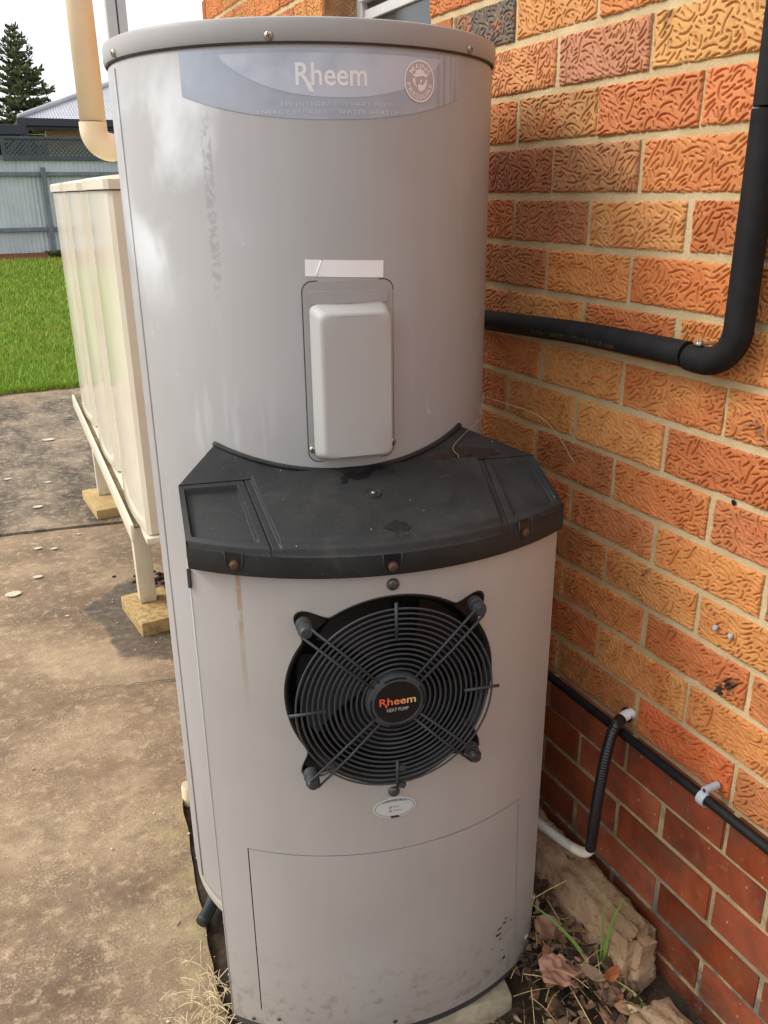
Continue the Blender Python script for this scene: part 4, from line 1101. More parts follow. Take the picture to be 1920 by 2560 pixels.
# screw notches in the lip, rusty screws, the moulded button
for l, z in ((-.242, -.7745), (-.0135, -.7775), (.217, -.7670)):
    p = Vector(bw(l, arcd(l) + .0014, z)); nv = (Vector(bw(l, arcd(l), 0)) - Vector((OX, OY, 0))).normalized()
    fm = frame_at(p, nv)
    U = [(-.0145, .019), (-.0135, .0), (-.009, -.0095), (0, -.0128), (.009, -.0095), (.0135, 0), (.0145, .019)]
    mk('screw_notch', tube([fm @ Vector((x, y, 0)) for x, y in U], .0013, 6), 'lid_plastic', lid, smooth=True)
    nf = [fm @ Vector((x * .93, y * .93, -.0002)) for x, y in U]
    mk('notch_floor', (nf, [tuple(range(len(nf)))]), 'black_gloss', lid)
    screw(lid, p + nv * .0002 + Vector((0, 0, -.002)), nv, .0062, 'rust', slot='print_dark', washer=.0078)
def lidp(l, d, h=0.0):
    """point on the lid's top for a box position"""
    if d < .314: return bw(l, d, -.692 + (.314 - d) * .50 + .0012 + h)
    v = (d - .314) / (arcd(max(-.308, min(.308, l))) - .001 - .314); b = .635 - .075 * min(v, 1); au = abs(l / HWD); u = math.copysign(au / b * .6 if au <= b else .6 + (au - b) / (1 - b) * .4, l); p = lid_top(u, min(v, 1)); return (p[0], p[1], p[2] + h)
mt2 = frame_at(lidp(-.0125, .3915, .0004), (D2[0] * .28, D2[1] * .28, .96))
bo = mk('moulded_button', xf(lathe([(.0128, 0), (.0122, .0012), (.0112, .0012), (.0106, .0004), (.0062, .0004), (.0055, .0012), (.0001, .0012)], 36), mt2), 'lid_plastic', lid, smooth=True, auto=30)
screw(bo, mt2 @ Vector((0, 0, .0010)), mt2.to_3x3() @ Vector((0, 0, 1)), .0032, 'screw_steel')
# rain water standing on the lid
def blob(pts, seed, amp=.12, n=6):
    P = [Vector((x, y, 0)) for x, y in pts]; P = P + [P[0]]; out = []
    sp = smooth_path(P, n)[:-1]
    return [(p.x + amp * .02 * mn.noise(Vector((p.x * 120, p.y * 120, seed))), p.y + amp * .02 * mn.noise(Vector((p.y * 120, p.x * 120, seed + 5)))) for p in sp]
WET = [[(-.055, .352), (-.052, .338), (-.035, .330), (-.014, .331), (.004, .327), (-.006, .340), (-.018, .350), (-.034, .352), (-.040, .347), (-.046, .352), (-.050, .358)],
       [(-.006, .323), (.004, .319), (.016, .321), (.022, .327), (.012, .328), (.0, .327)], [(.024, .329), (.034, .331), (.040, .338), (.030, .338)], [(-.010, .326), (-.004, .327), (-.006, .3305), (-.011, .3295)],
       [(-.012, .470), (.004, .466), (.018, .470), (.022, .482), (.016, .494), (.003, .499), (-.008, .492), (-.014, .482)],
       [(.075, .312), (.105, .305), (.135, .292), (.165, .284), (.195, .286), (.220, .296), (.236, .308), (.200, .3125), (.150, .3128), (.110, .3132)], [(.040, .310), (.055, .306), (.068, .311), (.054, .3132)]]
for i, b in enumerate(WET):
    bb_ = blob(b, i * 3.1, .35)
    o = mk('puddle', sheet(bb_, lambda l, d: lidp(l, d, .0011), (), .008), 'wet_dark', smooth=True)
    NM = ['large curled puddle near the tank on the black heater lid', 'small splash of water beside the tank on the heater lid', 'elongated drop right of the splash at the back of the black lid', 'tiny drop under the splash at the back of the black lid',
          'frayed puddle at the front lip of the heater lid', 'long puddle lying along the right wing of the heater lid', 'small puddle left of the long one on the right wing of the lid']
    tag(o, NM[i], 'puddle', 'rain water on the heater lid')
# concrete pad, drip hose and base details
ang = PHI
mp = Matrix.Translation((OX, OY, 0)) @ Matrix.Rotation(PHI, 4, 'Z')
pad = mk('concrete_pad', xf(box(-.27, .245, -.465, .30, GZ - .03, -1.790, .007, 2), mp), 'pad_concrete', smooth=True, auto=40)
tag(pad, 'pale worn concrete pad the water heater stands on', 'pad')
o = mk('pipe_stub', tube([(-.684, .600, GZ - .02), (-.684, .600, GZ + .030), (-.682, .600, GZ + .036)], .022, 20), 'pvc_cream', smooth=True, auto=40); tag(o, 'cream plastic pipe stub at the ground behind the heater foot', 'pipe')
foot_o = mk('heater_feet', join([xf(box(-.24, -.19, -.44, -.36, -1.795, PB - .015, .003), mp), xf(box(.19, .23, -.40, -.33, -1.795, PB - .015, .003), mp)]), 'black_inside', hx)
ho = mk('drain_hose', ctube([(-.772, .125, GZ + .022), (-.745, .155, GZ + .024), (-.705, .20, GZ + .035), (-.60, .25, GZ + .06)], .0155, 14, 6), 'rubber', smooth=True)
tag(ho, 'short dark rubber hose end poking out beside the heater base', 'hose')

# ------------------------------------------------------------------ PIPES ON THE WALL
def insulated(path, r, name, label, extra=None, steps=10):
    return mk(name, tube(smooth_path(path, steps), r, 28), 'pipe_foam', smooth=True)
pr_, pxx = .0205, -.031
pipe = empty('insulated_pipe', (pxx, -.3, -.51), 'thick black foam-lagged water pipe running along the brick wall and turning upwards', 'pipe')
A = [(pxx - .004, .34, -.524), (pxx, .2, -.520), (pxx, .05, -.513), (pxx, -.155, -.5035), (pxx, -.300, -.5015), (pxx, -.424, -.501)]
mk('pipe_sleeve', tube(smooth_path(A, 8), pr_, 32), 'pipe_foam', pipe, smooth=True, auto=40)
r0 = .058; yb, zb = -.459, -.505
B = [(pxx, -.4295, -.5045), (pxx, -.445, -.505)] + [(pxx, yb - r0 * sin(t), zb + r0 - r0 * cos(t)) for t in np.linspace(0, pi / 2, 14)] + [(pxx, yb - r0, -.38), (pxx, yb - r0, -.27), (pxx, yb - r0, -.1605)]
def flat_elbow(i, t): return pr_ * (1.04 if i > 0 else 1.0)
mk('pipe_sleeve', tube(B, pr_, 32, rfun=flat_elbow), 'pipe_foam', pipe, smooth=True, auto=40)
mk('pipe_sleeve', tube([(pxx, yb - r0, -.157), (pxx, yb - r0, .1), (pxx, yb - r0, .55)], pr_, 32), 'pipe_foam', pipe, smooth=True, auto=40)
mk('copper_core', tube([(pxx, -.41, -.503), (pxx, -.45, -.503)], pr_ * .62, 16), 'screw_dark', pipe, smooth=True)
mk('pipe_bracket', box(-.040, -.002, -.457, -.441, -.4825, -.4800, .001), 'screw_steel', pipe, smooth=True, auto=40)
screw(pipe, (-.034, -.449, -.4795), (-.75, -.3, .6), .0062, 'screw_steel')
mk('pipe_bracket', box(-.036, -.002, yb - r0 + .012, yb - r0 + .024, -.164, -.153, .001), 'screw_steel', pipe, smooth=True, auto=40)
# faint maker's print along the lagging, upside down
def pipetext(x, y):
    a = radians(-12) + y / pr_; return (pxx - (pr_ + .0006) * cos(a), x, -.5022 + .045 * max(0, x + .155) * -1 + (pr_ + .0006) * sin(a))
mk('lettering', text_fit('K-FLEX 1/1998 05217 U-2Y13 X 7 C-SJ 1998', -.275, -.035, .0, -.0080, lambda x, y: pipetext(-.31 - x, y), 1.0), 'print_yellow', pipe)
# black cable lying on the plinth ledge
cz = PL[0] + .0125
path = [(-.031, .9, cz), (-.031, .3, cz - .001), (-.0325, -.02, cz), (-.034, -.25, cz + .001), (-.033, -.42, cz + .001), (-.034, -.60, cz + .002), (-.033, -.75, cz), (-.034, -1.6, cz)]
cab = mk('wall_cable', tube(smooth_path(path, 12), .0090, 16), 'cable_black', smooth=True)
tag(cab, 'black cable lying along the ledge where smooth bricks meet textured bricks', 'cable')
clip = empty('cable_clip', (-.03, -.580, cz), 'grey plastic saddle clip holding the black cable to the brick', 'clip')
hoop = []
for t in np.linspace(-120, 100, 16): hoop.append((-.0335 - .0108 * cos(radians(t)), -.5805, cz + .0108 * sin(radians(t))))
def band(pts, w, th):
    V, F = [], []
    for i, p in enumerate(pts):
        c = Vector((-.0335, -.5805, cz)); q = Vector(p); d = (q - c).normalized()
        for a, b in ((0, -w), (0, w), (th, w), (th, -w)): V.append(q + d * a + Vector((0, b, 0)))
    for i in range(len(pts) - 1):
        for j in range(4): F.append((i * 4 + j, i * 4 + (j + 1) % 4, i * 4 + 4 + (j + 1) % 4, i * 4 + 4 + j))
    F += [(0, 1, 2, 3), tuple((len(pts) - 1) * 4 + j for j in (3, 2, 1, 0))]
    return V, F
mk('clip_band', band(hoop, .0075, .0026), 'clip_grey', clip, smooth=True, auto=35)
mk('clip_boss', tube([(-.006, -.5805, cz + .0180), (-.036, -.5805, cz + .0170)], .0068, 16), 'clip_grey', clip, smooth=True, auto=40)
mk('clip_nail', lathe([(.0036, 0), (.0032, .001), (.0001, .0012)], 14, frame_at((-.0361, -.5805, cz + .0170), (-1, 0, -.05))), 'print_dark', clip)
# flexible conduit: white stub from the wall, black taped loop, cream elbow, grey tail to the heater
con = empty('flexible_conduit', (-.07, -.36, -1.3), 'flexible conduit wrapped in black tape looping down from the wall to the heater', 'conduit')
cp_ = [(.012, -.352, -1.212), (-.022, -.360, -1.208), (-.055, -.372, -1.218), (-.078, -.384, -1.255), (-.088, -.386, -1.32), (-.090, -.382, -1.40), (-.086, -.374, -1.468), (-.083, -.366, -1.502), (-.086, -.345, -1.520), (-.098, -.300, -1.523), (-.120, -.235, -1.512), (-.150, -.175, -1.490), (-.19, -.10, -1.455), (-.22, -.05, -1.43)]
sp = smooth_path(cp_, 16); K = 16
def ribs(seg, r, amp, pitch, mat, name):
    L = [0]
    for a, b in zip(seg[:-1], seg[1:]): L.append(L[-1] + (b - a).length)
    n_ = int(L[-1] / pitch * 6); P = []
    for i in range(n_ + 1):
        d = L[-1] * i / n_; k = max(j for j in range(len(L)) if L[j] <= d + 1e-9); k = min(k, len(seg) - 2)
        t = (d - L[k]) / max(1e-9, L[k + 1] - L[k]); P.append(seg[k].lerp(seg[k + 1], t))
    return mk(name, tube(P, r, 18, rfun=lambda i, t: r + amp * cos(i / 6 * 2 * pi)), mat, con, smooth=True)
ribs(sp[0:K * 1 + 8], .0094, .0009, .0042, 'conduit_white', 'conduit_stub')
ribs(sp[K * 1 + 5:K * 7 - 4], .0108, .0005, .0056, 'tape_black', 'taped_sleeve')
ribs(sp[K * 7 - 7:K * 8 + 8], .0096, .0009, .0042, 'conduit_cream', 'conduit_elbow')
ribs(sp[K * 8 + 4:], .0092, .0010, .0044, 'conduit_grey', 'conduit_tail')
tape_p = sp[K * 2:K * 2 + 6]
mk('tape_collar', tube(sp[K * 1 + 4:K * 1 + 16], .0116, 18), 'tape_black', con, smooth=True)
mk('wall_hole', lathe([(.0150, 0), (.0145, .0010), (.0001, .0012)], 20, frame_at((-.0065, -.352, -1.213), (-1, 0, 0))), 'black_inside', house)
# small things fixed in the wall: two cut wall plugs, a drilled hole, a scorch mark
from_px = [(-.6555, -.9390), (-.7215, -.955)]
for i, (y, z) in enumerate(((-.528, -.938), (-.560, -.938))):
    o = mk('wall_plug', lathe([(.0042, 0), (.0042, .005), (.002, .006), (.0001, .004)], 12, frame_at((-.002, y, z), (-1, 0, 0))), 'clip_grey', smooth=True, auto=40)
    tag(o, ['cut grey wall plug in the textured bricks, the upper left of two', 'cut grey wall plug in the textured bricks, the lower right of two'][i], 'wall plug', 'wall plugs')
mk('drill_hole', lathe([(.0048, 0), (.0001, .0004)], 16, frame_at((.0035, -.522, -.7215), (-1, 0, 0))), 'black_inside', house)

# ------------------------------------------------------------------ FOOTING, LEAVES, GRASS AT THE WALL'S FOOT
def rock(name, x0, x1, y0, y1, z0, z1, seed, amp=.012, res=.012, taper=0.0, cut=None):
    bm = bmesh.new(); bmesh.ops.create_cube(bm, size=1)
    for v in bm.verts: v.co = (x0 + (v.co.x + .5) * (x1 - x0), y0 + (v.co.y + .5) * (y1 - y0), z0 + (v.co.z + .5) * (z1 - z0))
    bmesh.ops.bevel(bm, geom=list(bm.edges), offset=.020, segments=2, affect='EDGES')
    for e_len in (.16, .08, .04, .02, .012, .008):
        es = [e for e in bm.edges if e.calc_length() > e_len]
        if es: bmesh.ops.subdivide_edges(bm, edges=es, cuts=1, use_grid_fill=True)
    bmesh.ops.triangulate(bm, faces=[f for f in bm.faces if len(f.verts) > 4])
    bm.normal_update()
    for v in bm.verts:
        p = v.co; s = Vector((seed, seed * 2, 0))
        d = amp * (mn.noise(p * 9 + s) + .55 * mn.noise(p * 24 + s) + .42 * mn.noise(p * 60 + s) + .25 * abs(mn.noise(p * 110 + s)) + .16 * mn.noise(p * 200 + s))
        v.co = p + v.normal * d
        if taper: v.co.x += taper * (z1 - p.z) / (z1 - z0) * (-1 if p.x < (x0 + x1) / 2 else 0)
    return bm_vf(bm)
st1 = mk('footing_stone', rock('s', -.092, -.020, -.530, .40, GZ - .05, -1.584, 3.3, .0105, taper=.05), 'footing_stone', smooth=True)
tag(st1, 'long rough sandy footing stone lying against the foot of the red brick plinth', 'footing stone')
st2 = mk('footing_stone', rock('s', -.135, -.052, -1.5, -.565, GZ - .05, -1.672, 8.1, .013, taper=.04), 'footing_stone', smooth=True)
tag(st2, 'lower rusty footing stone in the bottom right corner beside dark soil', 'footing stone')
def leaf_vf(L, Wd, curl, fold, seed, nx=9, ny=5, pointed=1.0, wave=.12):
    """a leaf: blade along x, curled along its length and folded about the midrib"""
    r = random.Random(seed); ph = r.random() * 6; V, F = [], []
    for i in range(nx):
        t = i / (nx - 1); w = Wd * (sin(pi * min(1, max(.0, t ** (.8) * .97 + .015))) ** (.75 * pointed))
        a = curl * (t - .5); 
        x = L * (sin(a) / curl if abs(curl) > .05 else (t - .5)); z = L * ((1 - cos(a)) / curl if abs(curl) > .05 else 0)
        for j in range(ny):
            s = 2 * j / (ny - 1) - 1
            V.append((x, s * w * .5 * cos(fold), abs(s) * w * .5 * sin(fold) + z + wave * Wd * sin(s * 3 + t * 7 + ph) * .5))
    F = [(i * ny + j, i * ny + j + 1, (i + 1) * ny + j + 1, (i + 1) * ny + j) for i in range(nx - 1) for j in range(ny - 1)]
    return V, F
def place(vf, loc, rz, tilt=(0, 0)):
    return xf(vf, Matrix.Translation(loc) @ Matrix.Rotation(rz, 4, 'Z') @ Matrix.Rotation(tilt[0], 4, 'X') @ Matrix.Rotation(tilt[1], 4, 'Y'))
r = random.Random(21)
def crumple(Lx, Ly, seed, amp=.012, fold=.5):
    rr = random.Random(seed); n = 26; pts = []
    for i in range(n):
        t = 2 * pi * i / n; k = 1 + .28 * mn.noise(Vector((cos(t) * 1.3 + seed, sin(t) * 1.3, 0))) + .10 * rr.uniform(-1, 1)
        pts.append((Lx * .5 * cos(t) * k, Ly * .5 * (abs(sin(t)) ** .8 * (1 if sin(t) > 0 else -1)) * k))
    def fz(x, y):
        p = Vector((x / Lx * 2.2 + seed, y / Ly * 2.2, seed))
        return (x, y, amp * (2.2 * mn.noise(p) + 1.2 * abs(mn.noise(p * 2.1)) + .6 * mn.noise(p * 5)) + fold * abs(y) * .6 - .35 * fold * abs(x))
    return sheet(pts, fz, (), min(Lx, Ly) / 14)
V, F, T = [], [], []
def lit_z(x, y):      # litter heaps up against the footing and the casing
    return soil_z(x, y) + .075 * smoothstep(-.30, -.13, x) * smoothstep(-.74, -.42, y)
zones = [(-.36, -.09, -1.05, -.40, 1500), (-.24, -.09, -.42, .12, 800), (-.46, -.20, -.80, -.46, 600), (-.72, -.30, -1.05, -.44, 260), (-.84, -.70, -.40, .7, 30)]
for x0, x1, y0, y1, N in zones:
    for i in range(N):
        x, y = r.uniform(x0, x1), r.uniform(y0, y1)
        if (N < 100 and x < -.5) or N == 260: L = r.uniform(.006, .02)
        else: L = r.choice((.012, .018, .024, .032, .045)) * r.uniform(.7, 1.25)
        vf = place(leaf_vf(L, L * r.uniform(.22, .6), r.uniform(-1.6, 1.6), r.uniform(-.2, .8), i, 6, 4), (x, y, lit_z(x, y) + r.uniform(.0, .026)), r.uniform(0, 6.3), (r.uniform(-.9, .9), r.uniform(-.6, .6)))
        k = len(V); V += vf[0]; F += [tuple(a + k for a in q) for q in vf[1]]; t = r.random(); T += [t] * len(vf[1])
o = mk('leaf_litter', (V, F), 'leaf_litter', smooth=True, attr=T); o['kind'] = 'stuff'; o['label'] = 'dry brown leaf litter and twigs on the soil between the heater and the wall'
big = [  # x, y, dz, length, width, curl, fold, rz, tilt, material, label
    (-.190, -.440, .070, .100, .060, .5, .12, -.7, (.25, .1), 'leaf_pink', 'broad pinkish brown leaf lying over the litter beside the heater corner'),
    (-.165, -.365, .065, .070, .045, .7, .2, -1.0, (.45, .2), 'leaf_brown', 'dull brown broken leaf standing behind the broad pinkish one'),
    (-.128, -.510, .050, .050, .024, 1.2, .5, .3, (.3, 0), 'leaf_orange', 'curled orange leaf at the foot of the footing stone'),
    (-.235, -.520, .045, .042, .022, .8, .4, -.9, (.1, .3), 'leaf_orange', 'small rust red leaf below the broad pinkish leaf'),
    (-.215, -.560, .052, .120, .018, 1.3, .5, -.95, (.2, .2), 'leaf_olive', 'long curled olive leaf lying across the litter'),
    (-.190, -.610, .050, .125, .042, .5, .55, -1.1, (.2, .1), 'leaf_brown', 'long dark red brown leaf with a pale midrib near the bottom edge'),
    (-.245, -.640, .050, .080, .040, -.6, .3, .7, (.5, .2), 'petal_cream', 'cream leaf tip rising at the bottom edge of the litter'),
    (-.175, -.300, .075, .058, .024, 1.0, .7, .5, (.2, -.3), 'petal_cream', 'cream curved seed husk beside the right edge of the casing'),
    (-.205, -.330, .062, .026, .015, .9, .6, .2, (.2, 0), 'petal_cream', 'tiny cream husk below the curved one beside the casing'),
    (-.152, -.455, .062, .034, .014, .4, .3, 1.4, (.6, .1), 'leaf_tan', 'narrow tan leaf upright in front of the footing stone'),
    (-.270, -.450, .050, .030, .014, .6, .3, .9, (.2, .2), 'petal_cream', 'pale oval leaf against the bottom right corner of the casing'),
    (-.250, -.490, .052, .060, .045, 1.2, .5, .2, (.5, .3), 'leaf_tan', 'crumpled greyish tan leaf under the casing corner'),
    (-.125, -.585, .050, .052, .018, .8, .5, -1.3, (.3, .1), 'leaf_tan', 'yellow tan curled leaf beside the lower footing stone'),
    (-.165, -.395, .058, .050, .022, .9, .4, 1.2, (.2, .2), 'leaf_brown', 'dark curled leaf between the pinkish leaf and the footing stone'),
    (-.300, -.560, .045, .075, .016, .3, .3, 1.15, (.3, .2), 'straw', 'dry folded straw coloured blade leaning at the pad corner'),
    (-.16, -.66, .045, .05, .03, .6, .3, .4, (.2, .1), 'leaf_brown', 'brown leaf near the bottom edge right of the long red brown one'),
    (-.29, -.61, .04, .045, .03, .7, .3, -.4, (.2, .1), 'leaf_brown', 'red brown leaf at the foot of the concrete pad corner')]
for i, (x, y, dz, L, wd, cu, fo, rz, ti, ma, lb) in enumerate(big):
    vf = crumple(L, wd, 3 + i * 2, .010 if L > .08 else .006, .25) if ('pink' in lb and 'pink' in ma) or 'crumpled' in lb else leaf_vf(L, wd, cu, fo, 50 + i, 15, 7, 1.0, .2)
    z = lit_z(x, y) + dz * .35 + .012
    vv = place(vf, (0, 0, 0), rz, ti)
    o = mk('fallen_leaf', vv, ma, smooth=True, loc=(x, y, z)); tag(o, lb, 'leaf', 'fallen leaves beside the heater')
# dry stalks and blades
def stalk(p, q, sag=.01, r_=.0011):
    p, q = Vector(p), Vector(q); mid = (p + q) / 2 + Vector((0, 0, sag)); return tube(smooth_path([p, mid, q], 8), r_, 5)
ST = []
for p, q_, sg in (((-.175, -.335, -1.70), (-.225, -.75, -1.775), .02), ((-.160, -.33, -1.71), (-.12, -.70, -1.80), .02), ((-.20, -.30, -1.66), (-.085, -.33, -1.60), .004), ((-.225, -.44, -1.76), (-.16, -.395, -1.70), .01),
                  ((-.30, -.52, -1.78), (-.255, -.43, -1.715), .0), ((-.13, -.54, -1.765), (-.03, -.86, -1.70), .0), ((-.14, -.55, -1.77), (-.04, -.84, -1.71), .0), ((-.20, -.24, -1.60), (-.13, -.16, -1.58), .01),
                  ((-.36, -.50, -1.80), (-.24, -.56, -1.795), .02), ((-.29, -.66, -1.80), (-.33, -.46, -1.79), .0), ((-.17, -.43, -1.72), (-.14, -.62, -1.79), .01), ((-.22, -.5, -1.77), (-.36, -.6, -1.80), .02)):
    ST.append(stalk(p, q_, sg, r.uniform(.0008, .0015)))
for i in range(150):
    x, y = r.uniform(-.34, -.09), r.uniform(-.95, -.32); a = r.uniform(0, 6.3); L = r.uniform(.03, .10); z = lit_z(x, y) + r.uniform(.01, .03)
    ST.append(stalk((x, y, z), (x + L * cos(a), y + L * sin(a), z + r.uniform(-.01, .015)), r.uniform(0, .012), r.uniform(.0005, .001)))
o = mk('dry_stalks', join(ST), 'straw', smooth=True); tag(o, 'thin straw coloured stalks strewn over the leaf litter', None, None, 'stuff')
ST = []
for i in range(95):
    x, y = r.gauss(-.812, .020), r.gauss(-.085, .045)
    a = r.uniform(0, 6.3); L = r.uniform(.02, .075); z = GZ + r.uniform(.004, .03)
    ST.append(stalk((x, y, z), (x + L * cos(a), y + L * sin(a), z + r.uniform(-.004, .03)), r.uniform(0, .016), r.uniform(.0006, .0012)))
o = mk('dry_grass', join(ST), 'straw_pale', smooth=True); tag(o, 'tangled tuft of bleached dry grass at the bottom left of the heater', None, None, 'stuff')
tuft = empty('grass_tuft', (-.118, -.475, -1.77), 'fresh green grass tuft growing between the leaves and the footing stone', 'grass')
def blade(pts, w):
    P = smooth_path(pts, 8); V, F = [], []
    for i, p in enumerate(P):
        t = i / (len(P) - 1); ww = w * (1 - t) ** .6 * min(1, .5 + t * 3)
        d = (P[min(i + 1, len(P) - 1)] - P[max(i - 1, 0)]).normalized(); s = d.cross(Vector((-.55, -.75, .3))).normalized()
        V += [p - s * ww, p + Vector((-.0007, -.0007, 0)), p + s * ww]
    F = [(3 * i + j, 3 * i + j + 1, 3 * i + 4 + j, 3 * i + 3 + j) for i in range(len(P) - 1) for j in range(2)]
    return V, F
for pts, w in (([(-.118, -.475, -1.73), (-.150, -.440, -1.66), (-.185, -.40, -1.610), (-.212, -.355, -1.590)], .0046), ([(-.118, -.475, -1.73), (-.112, -.470, -1.65), (-.100, -.47, -1.58), (-.082, -.475, -1.525)], .0046),
               ([(-.120, -.470, -1.73), (-.116, -.462, -1.64), (-.112, -.455, -1.56), (-.106, -.455, -1.49)], .0024), ([(-.116, -.49, -1.725), (-.108, -.53, -1.690), (-.098, -.58, -1.695), (-.09, -.61, -1.715)], .0044), ([(-.115, -.49, -1.765), (-.105, -.505, -1.72), (-.09, -.515, -1.70)], .003)):
    mk('blade', blade(pts, w), 'green_blade', tuft, smooth=True)
# threads of old web and root fibre at the back of the lid
th = []
for pts in ([tw(41, .338, -.590), tw(43, .343, -.615), tw(39, .345, -.637), tw(40, .35, -.647)], [tw(40, .35, -.647), bw(.155, .292, -.668), bw(.158, .307, -.684), bw(.146, .316, -.690)], [tw(43, .343, -.615), (-.13, -.17, -.640), (-.10, -.20, -.675), (-.08, -.23, -.725)], [tw(36, .336, -.618), tw(38, .342, -.63), tw(40, .35, -.645)]):
    th.append(tube(smooth_path(pts, 8), .0006, 5))
o = mk('root_fibre', join(th), 'thread_grey', smooth=True); tag(o, 'thin pale root fibres caught at the back right corner of the black lid', 'fibre')
# crumbs on the patio
CR = [(-1.068, .906, .010, 'leaf_brown', 'small brown leaf crumb alone on the open patio'), (-1.166, .168, .005, 'leaf_brown', 'tiny dark crumb near the bottom left of the patio'), (-.697, .62, .022, 'leaf_pink', 'reddish leaf lying at the patio edge beside the heater'), (-.674, .761, .014, 'leaf_brown', 'curved brown twig like leaf at the patio edge beside the heater'), (-.639, 1.797, .015, 'leaf_orange', 'red leaf scrap on the wet ground beside the nearest paver'), (-.985, .487, .006, 'leaf_brown', 'thin dark splinter on the middle of the near patio')]
for i, (x, y, L, ma, lb) in enumerate(CR):
    o = mk('leaf_scrap', place(leaf_vf(L * 1.6, L * .7, 1.2, .4, 90 + i, 7, 4), (0, 0, 0), i * 1.1, (.2, .1)), ma, smooth=True, loc=(x, y, GZ + .010)); tag(o, lb, 'leaf', 'leaf scraps on the patio')
V, F = [], []
def pebble_vf(p, s, sd):
    bm = bmesh.new(); bmesh.ops.create_icosphere(bm, subdivisions=1, radius=s)
    for v in bm.verts: v.co = Vector((v.co.x, v.co.y * .8, v.co.z * .6)) * (1 + .3 * mn.noise(v.co * 300 + Vector((sd, 0, 0)))) + Vector(p)
    return bm_vf(bm)
pb = []
for i in range(70):
    if i < 26: x, y = r.uniform(-.80, -.70), r.uniform(-.2, .62)
    elif i < 45: x, y = r.uniform(-.70, -.45), r.uniform(1.45, 2.0)
    else: x, y = r.uniform(-1.2, -.78), r.uniform(-.2, 3.5)
    pb.append(pebble_vf((x, y, GZ + .004), r.uniform(.0015, .0042), i))
o = mk('grit', join(pb), 'pebble'); o['kind'] = 'stuff'; o['label'] = 'pale grit and shell bits scattered along the patio edge'
db = []
for i in range(130):
    x, y = r.gauss(-.50, .05), r.gauss(1.98, .10)
    db.append(pebble_vf((x, y, soil_z(x, y) + r.uniform(.0, .02)), r.uniform(.006, .016), i))
o = mk('dark_debris', join(db), 'soil'); o['kind'] = 'stuff'; o['label'] = 'dark crumbly soil and debris heaped behind the nearest paver'

# ------------------------------------------------------------------ SLIMLINE RAINWATER TANK ON ITS STAND
def tp(Y): return -.585 + .037 * (Y - 1.77)
YA, YB, ZT, ZB = 1.335, 3.52, -.247, -1.338
rw = empty('slimline_tank', (tp(2.4) + .25, 2.4, ZB), 'cream slimline rainwater tank with ribbed glossy side behind the heater', 'water tank')
TWD = .56
side = [(YA + .02, .012), (YA + .05, 0.0)]
def panel_y(a, b, n_=10, bulge=.016):
    return [(a + (b - a) * i / n_, -bulge * sin(pi * i / n_) ** .8) for i in range(n_ + 1)]
side = [(YA + .0, .016), (YA + .012, .002)] + panel_y(YA + .03, 1.90) + [(1.925, .036), (2.09, .036), (2.12, .000)] + panel_y(2.15, 2.70) + [(2.725, .036), (2.90, .036), (2.93, .0)] + panel_y(2.96, 3.50) + [(YB, .018)]
Lp = [(tp(y) + x, y) for y, x in side]
body = Lp + [(tp(YB) + TWD, YB + .02), (tp(YA) + TWD, YA)]
rib_z = [ZB, -1.30, -.9, -.6, ZT]
V = [(x, y, z) for z in rib_z for x, y in body]; n_ = len(body)
F = [(k * n_ + i, k * n_ + i + n_, k * n_ + (i + 1) % n_ + n_, k * n_ + (i + 1) % n_) for k in range(len(rib_z) - 1) for i in range(n_)]
F.append(tuple(range(n_)))
mk('tank_body', (V, F), 'tank_cream', rw, smooth=True, auto=28)
def offs(pts, o): return [(x - o, y - (o if y < YA + .05 else 0)) for x, y in pts]
lo = offs(Lp, .010) + [(tp(YB) + TWD + .01, YB + .03), (tp(YA) + TWD + .01, YA - .01)]
lid_l = [[(x, y, z) for x, y in (lo if k < 2 else [((x - (tp(2.4) + TWD / 2)) * (.985 if k == 2 else .8) + (tp(2.4) + TWD / 2), (y - 2.43) * (.995 if k == 2 else .9) + 2.43) for x, y in lo])] for k, z in enumerate((ZT + .004, ZT + .032, ZT + .038, ZT + .046))]
v2, f2 = loft(lid_l); nl = len(lo); f2.append(tuple(3 * nl + i for i in range(nl)))
mk('tank_lid', (v2, f2), 'frame_cream', rw, smooth=True, auto=30)
mk('lid_gap', ([(x + .004, y + .004, z) for z in (ZT - .012, ZT + .004) for x, y in body], [(i, i + n_, (i + 1) % n_ + n_, (i + 1) % n_) for i in range(n_)]), 'grime_shade', rw)
mk('lid_latch', join([box(tp(1.6) + .235, tp(1.6) + .30, 1.95, 1.97, ZT + .05, ZT + .058, .002), box(tp(1.6) + .18, tp(1.6) + .232, 1.93, 1.955, ZT + .048, ZT + .062, .002)]), 'rust', rw)
for yy_ in (2.00, 2.80): mk('rib_foot', box(tp(yy_) + .022, tp(yy_) + .05, yy_ - .085, yy_ + .088, ZB + .004, ZB + .014), 'rust', rw)
mk('paint_chip', sheet(circ(0, 0, .014, 12, .017), lambda a, b: (tp(YA) + .085 + a * (1 + .3 * sin(b * 300)), YA - .0012, -.905 + b), ()), 'fence_rail', rw)
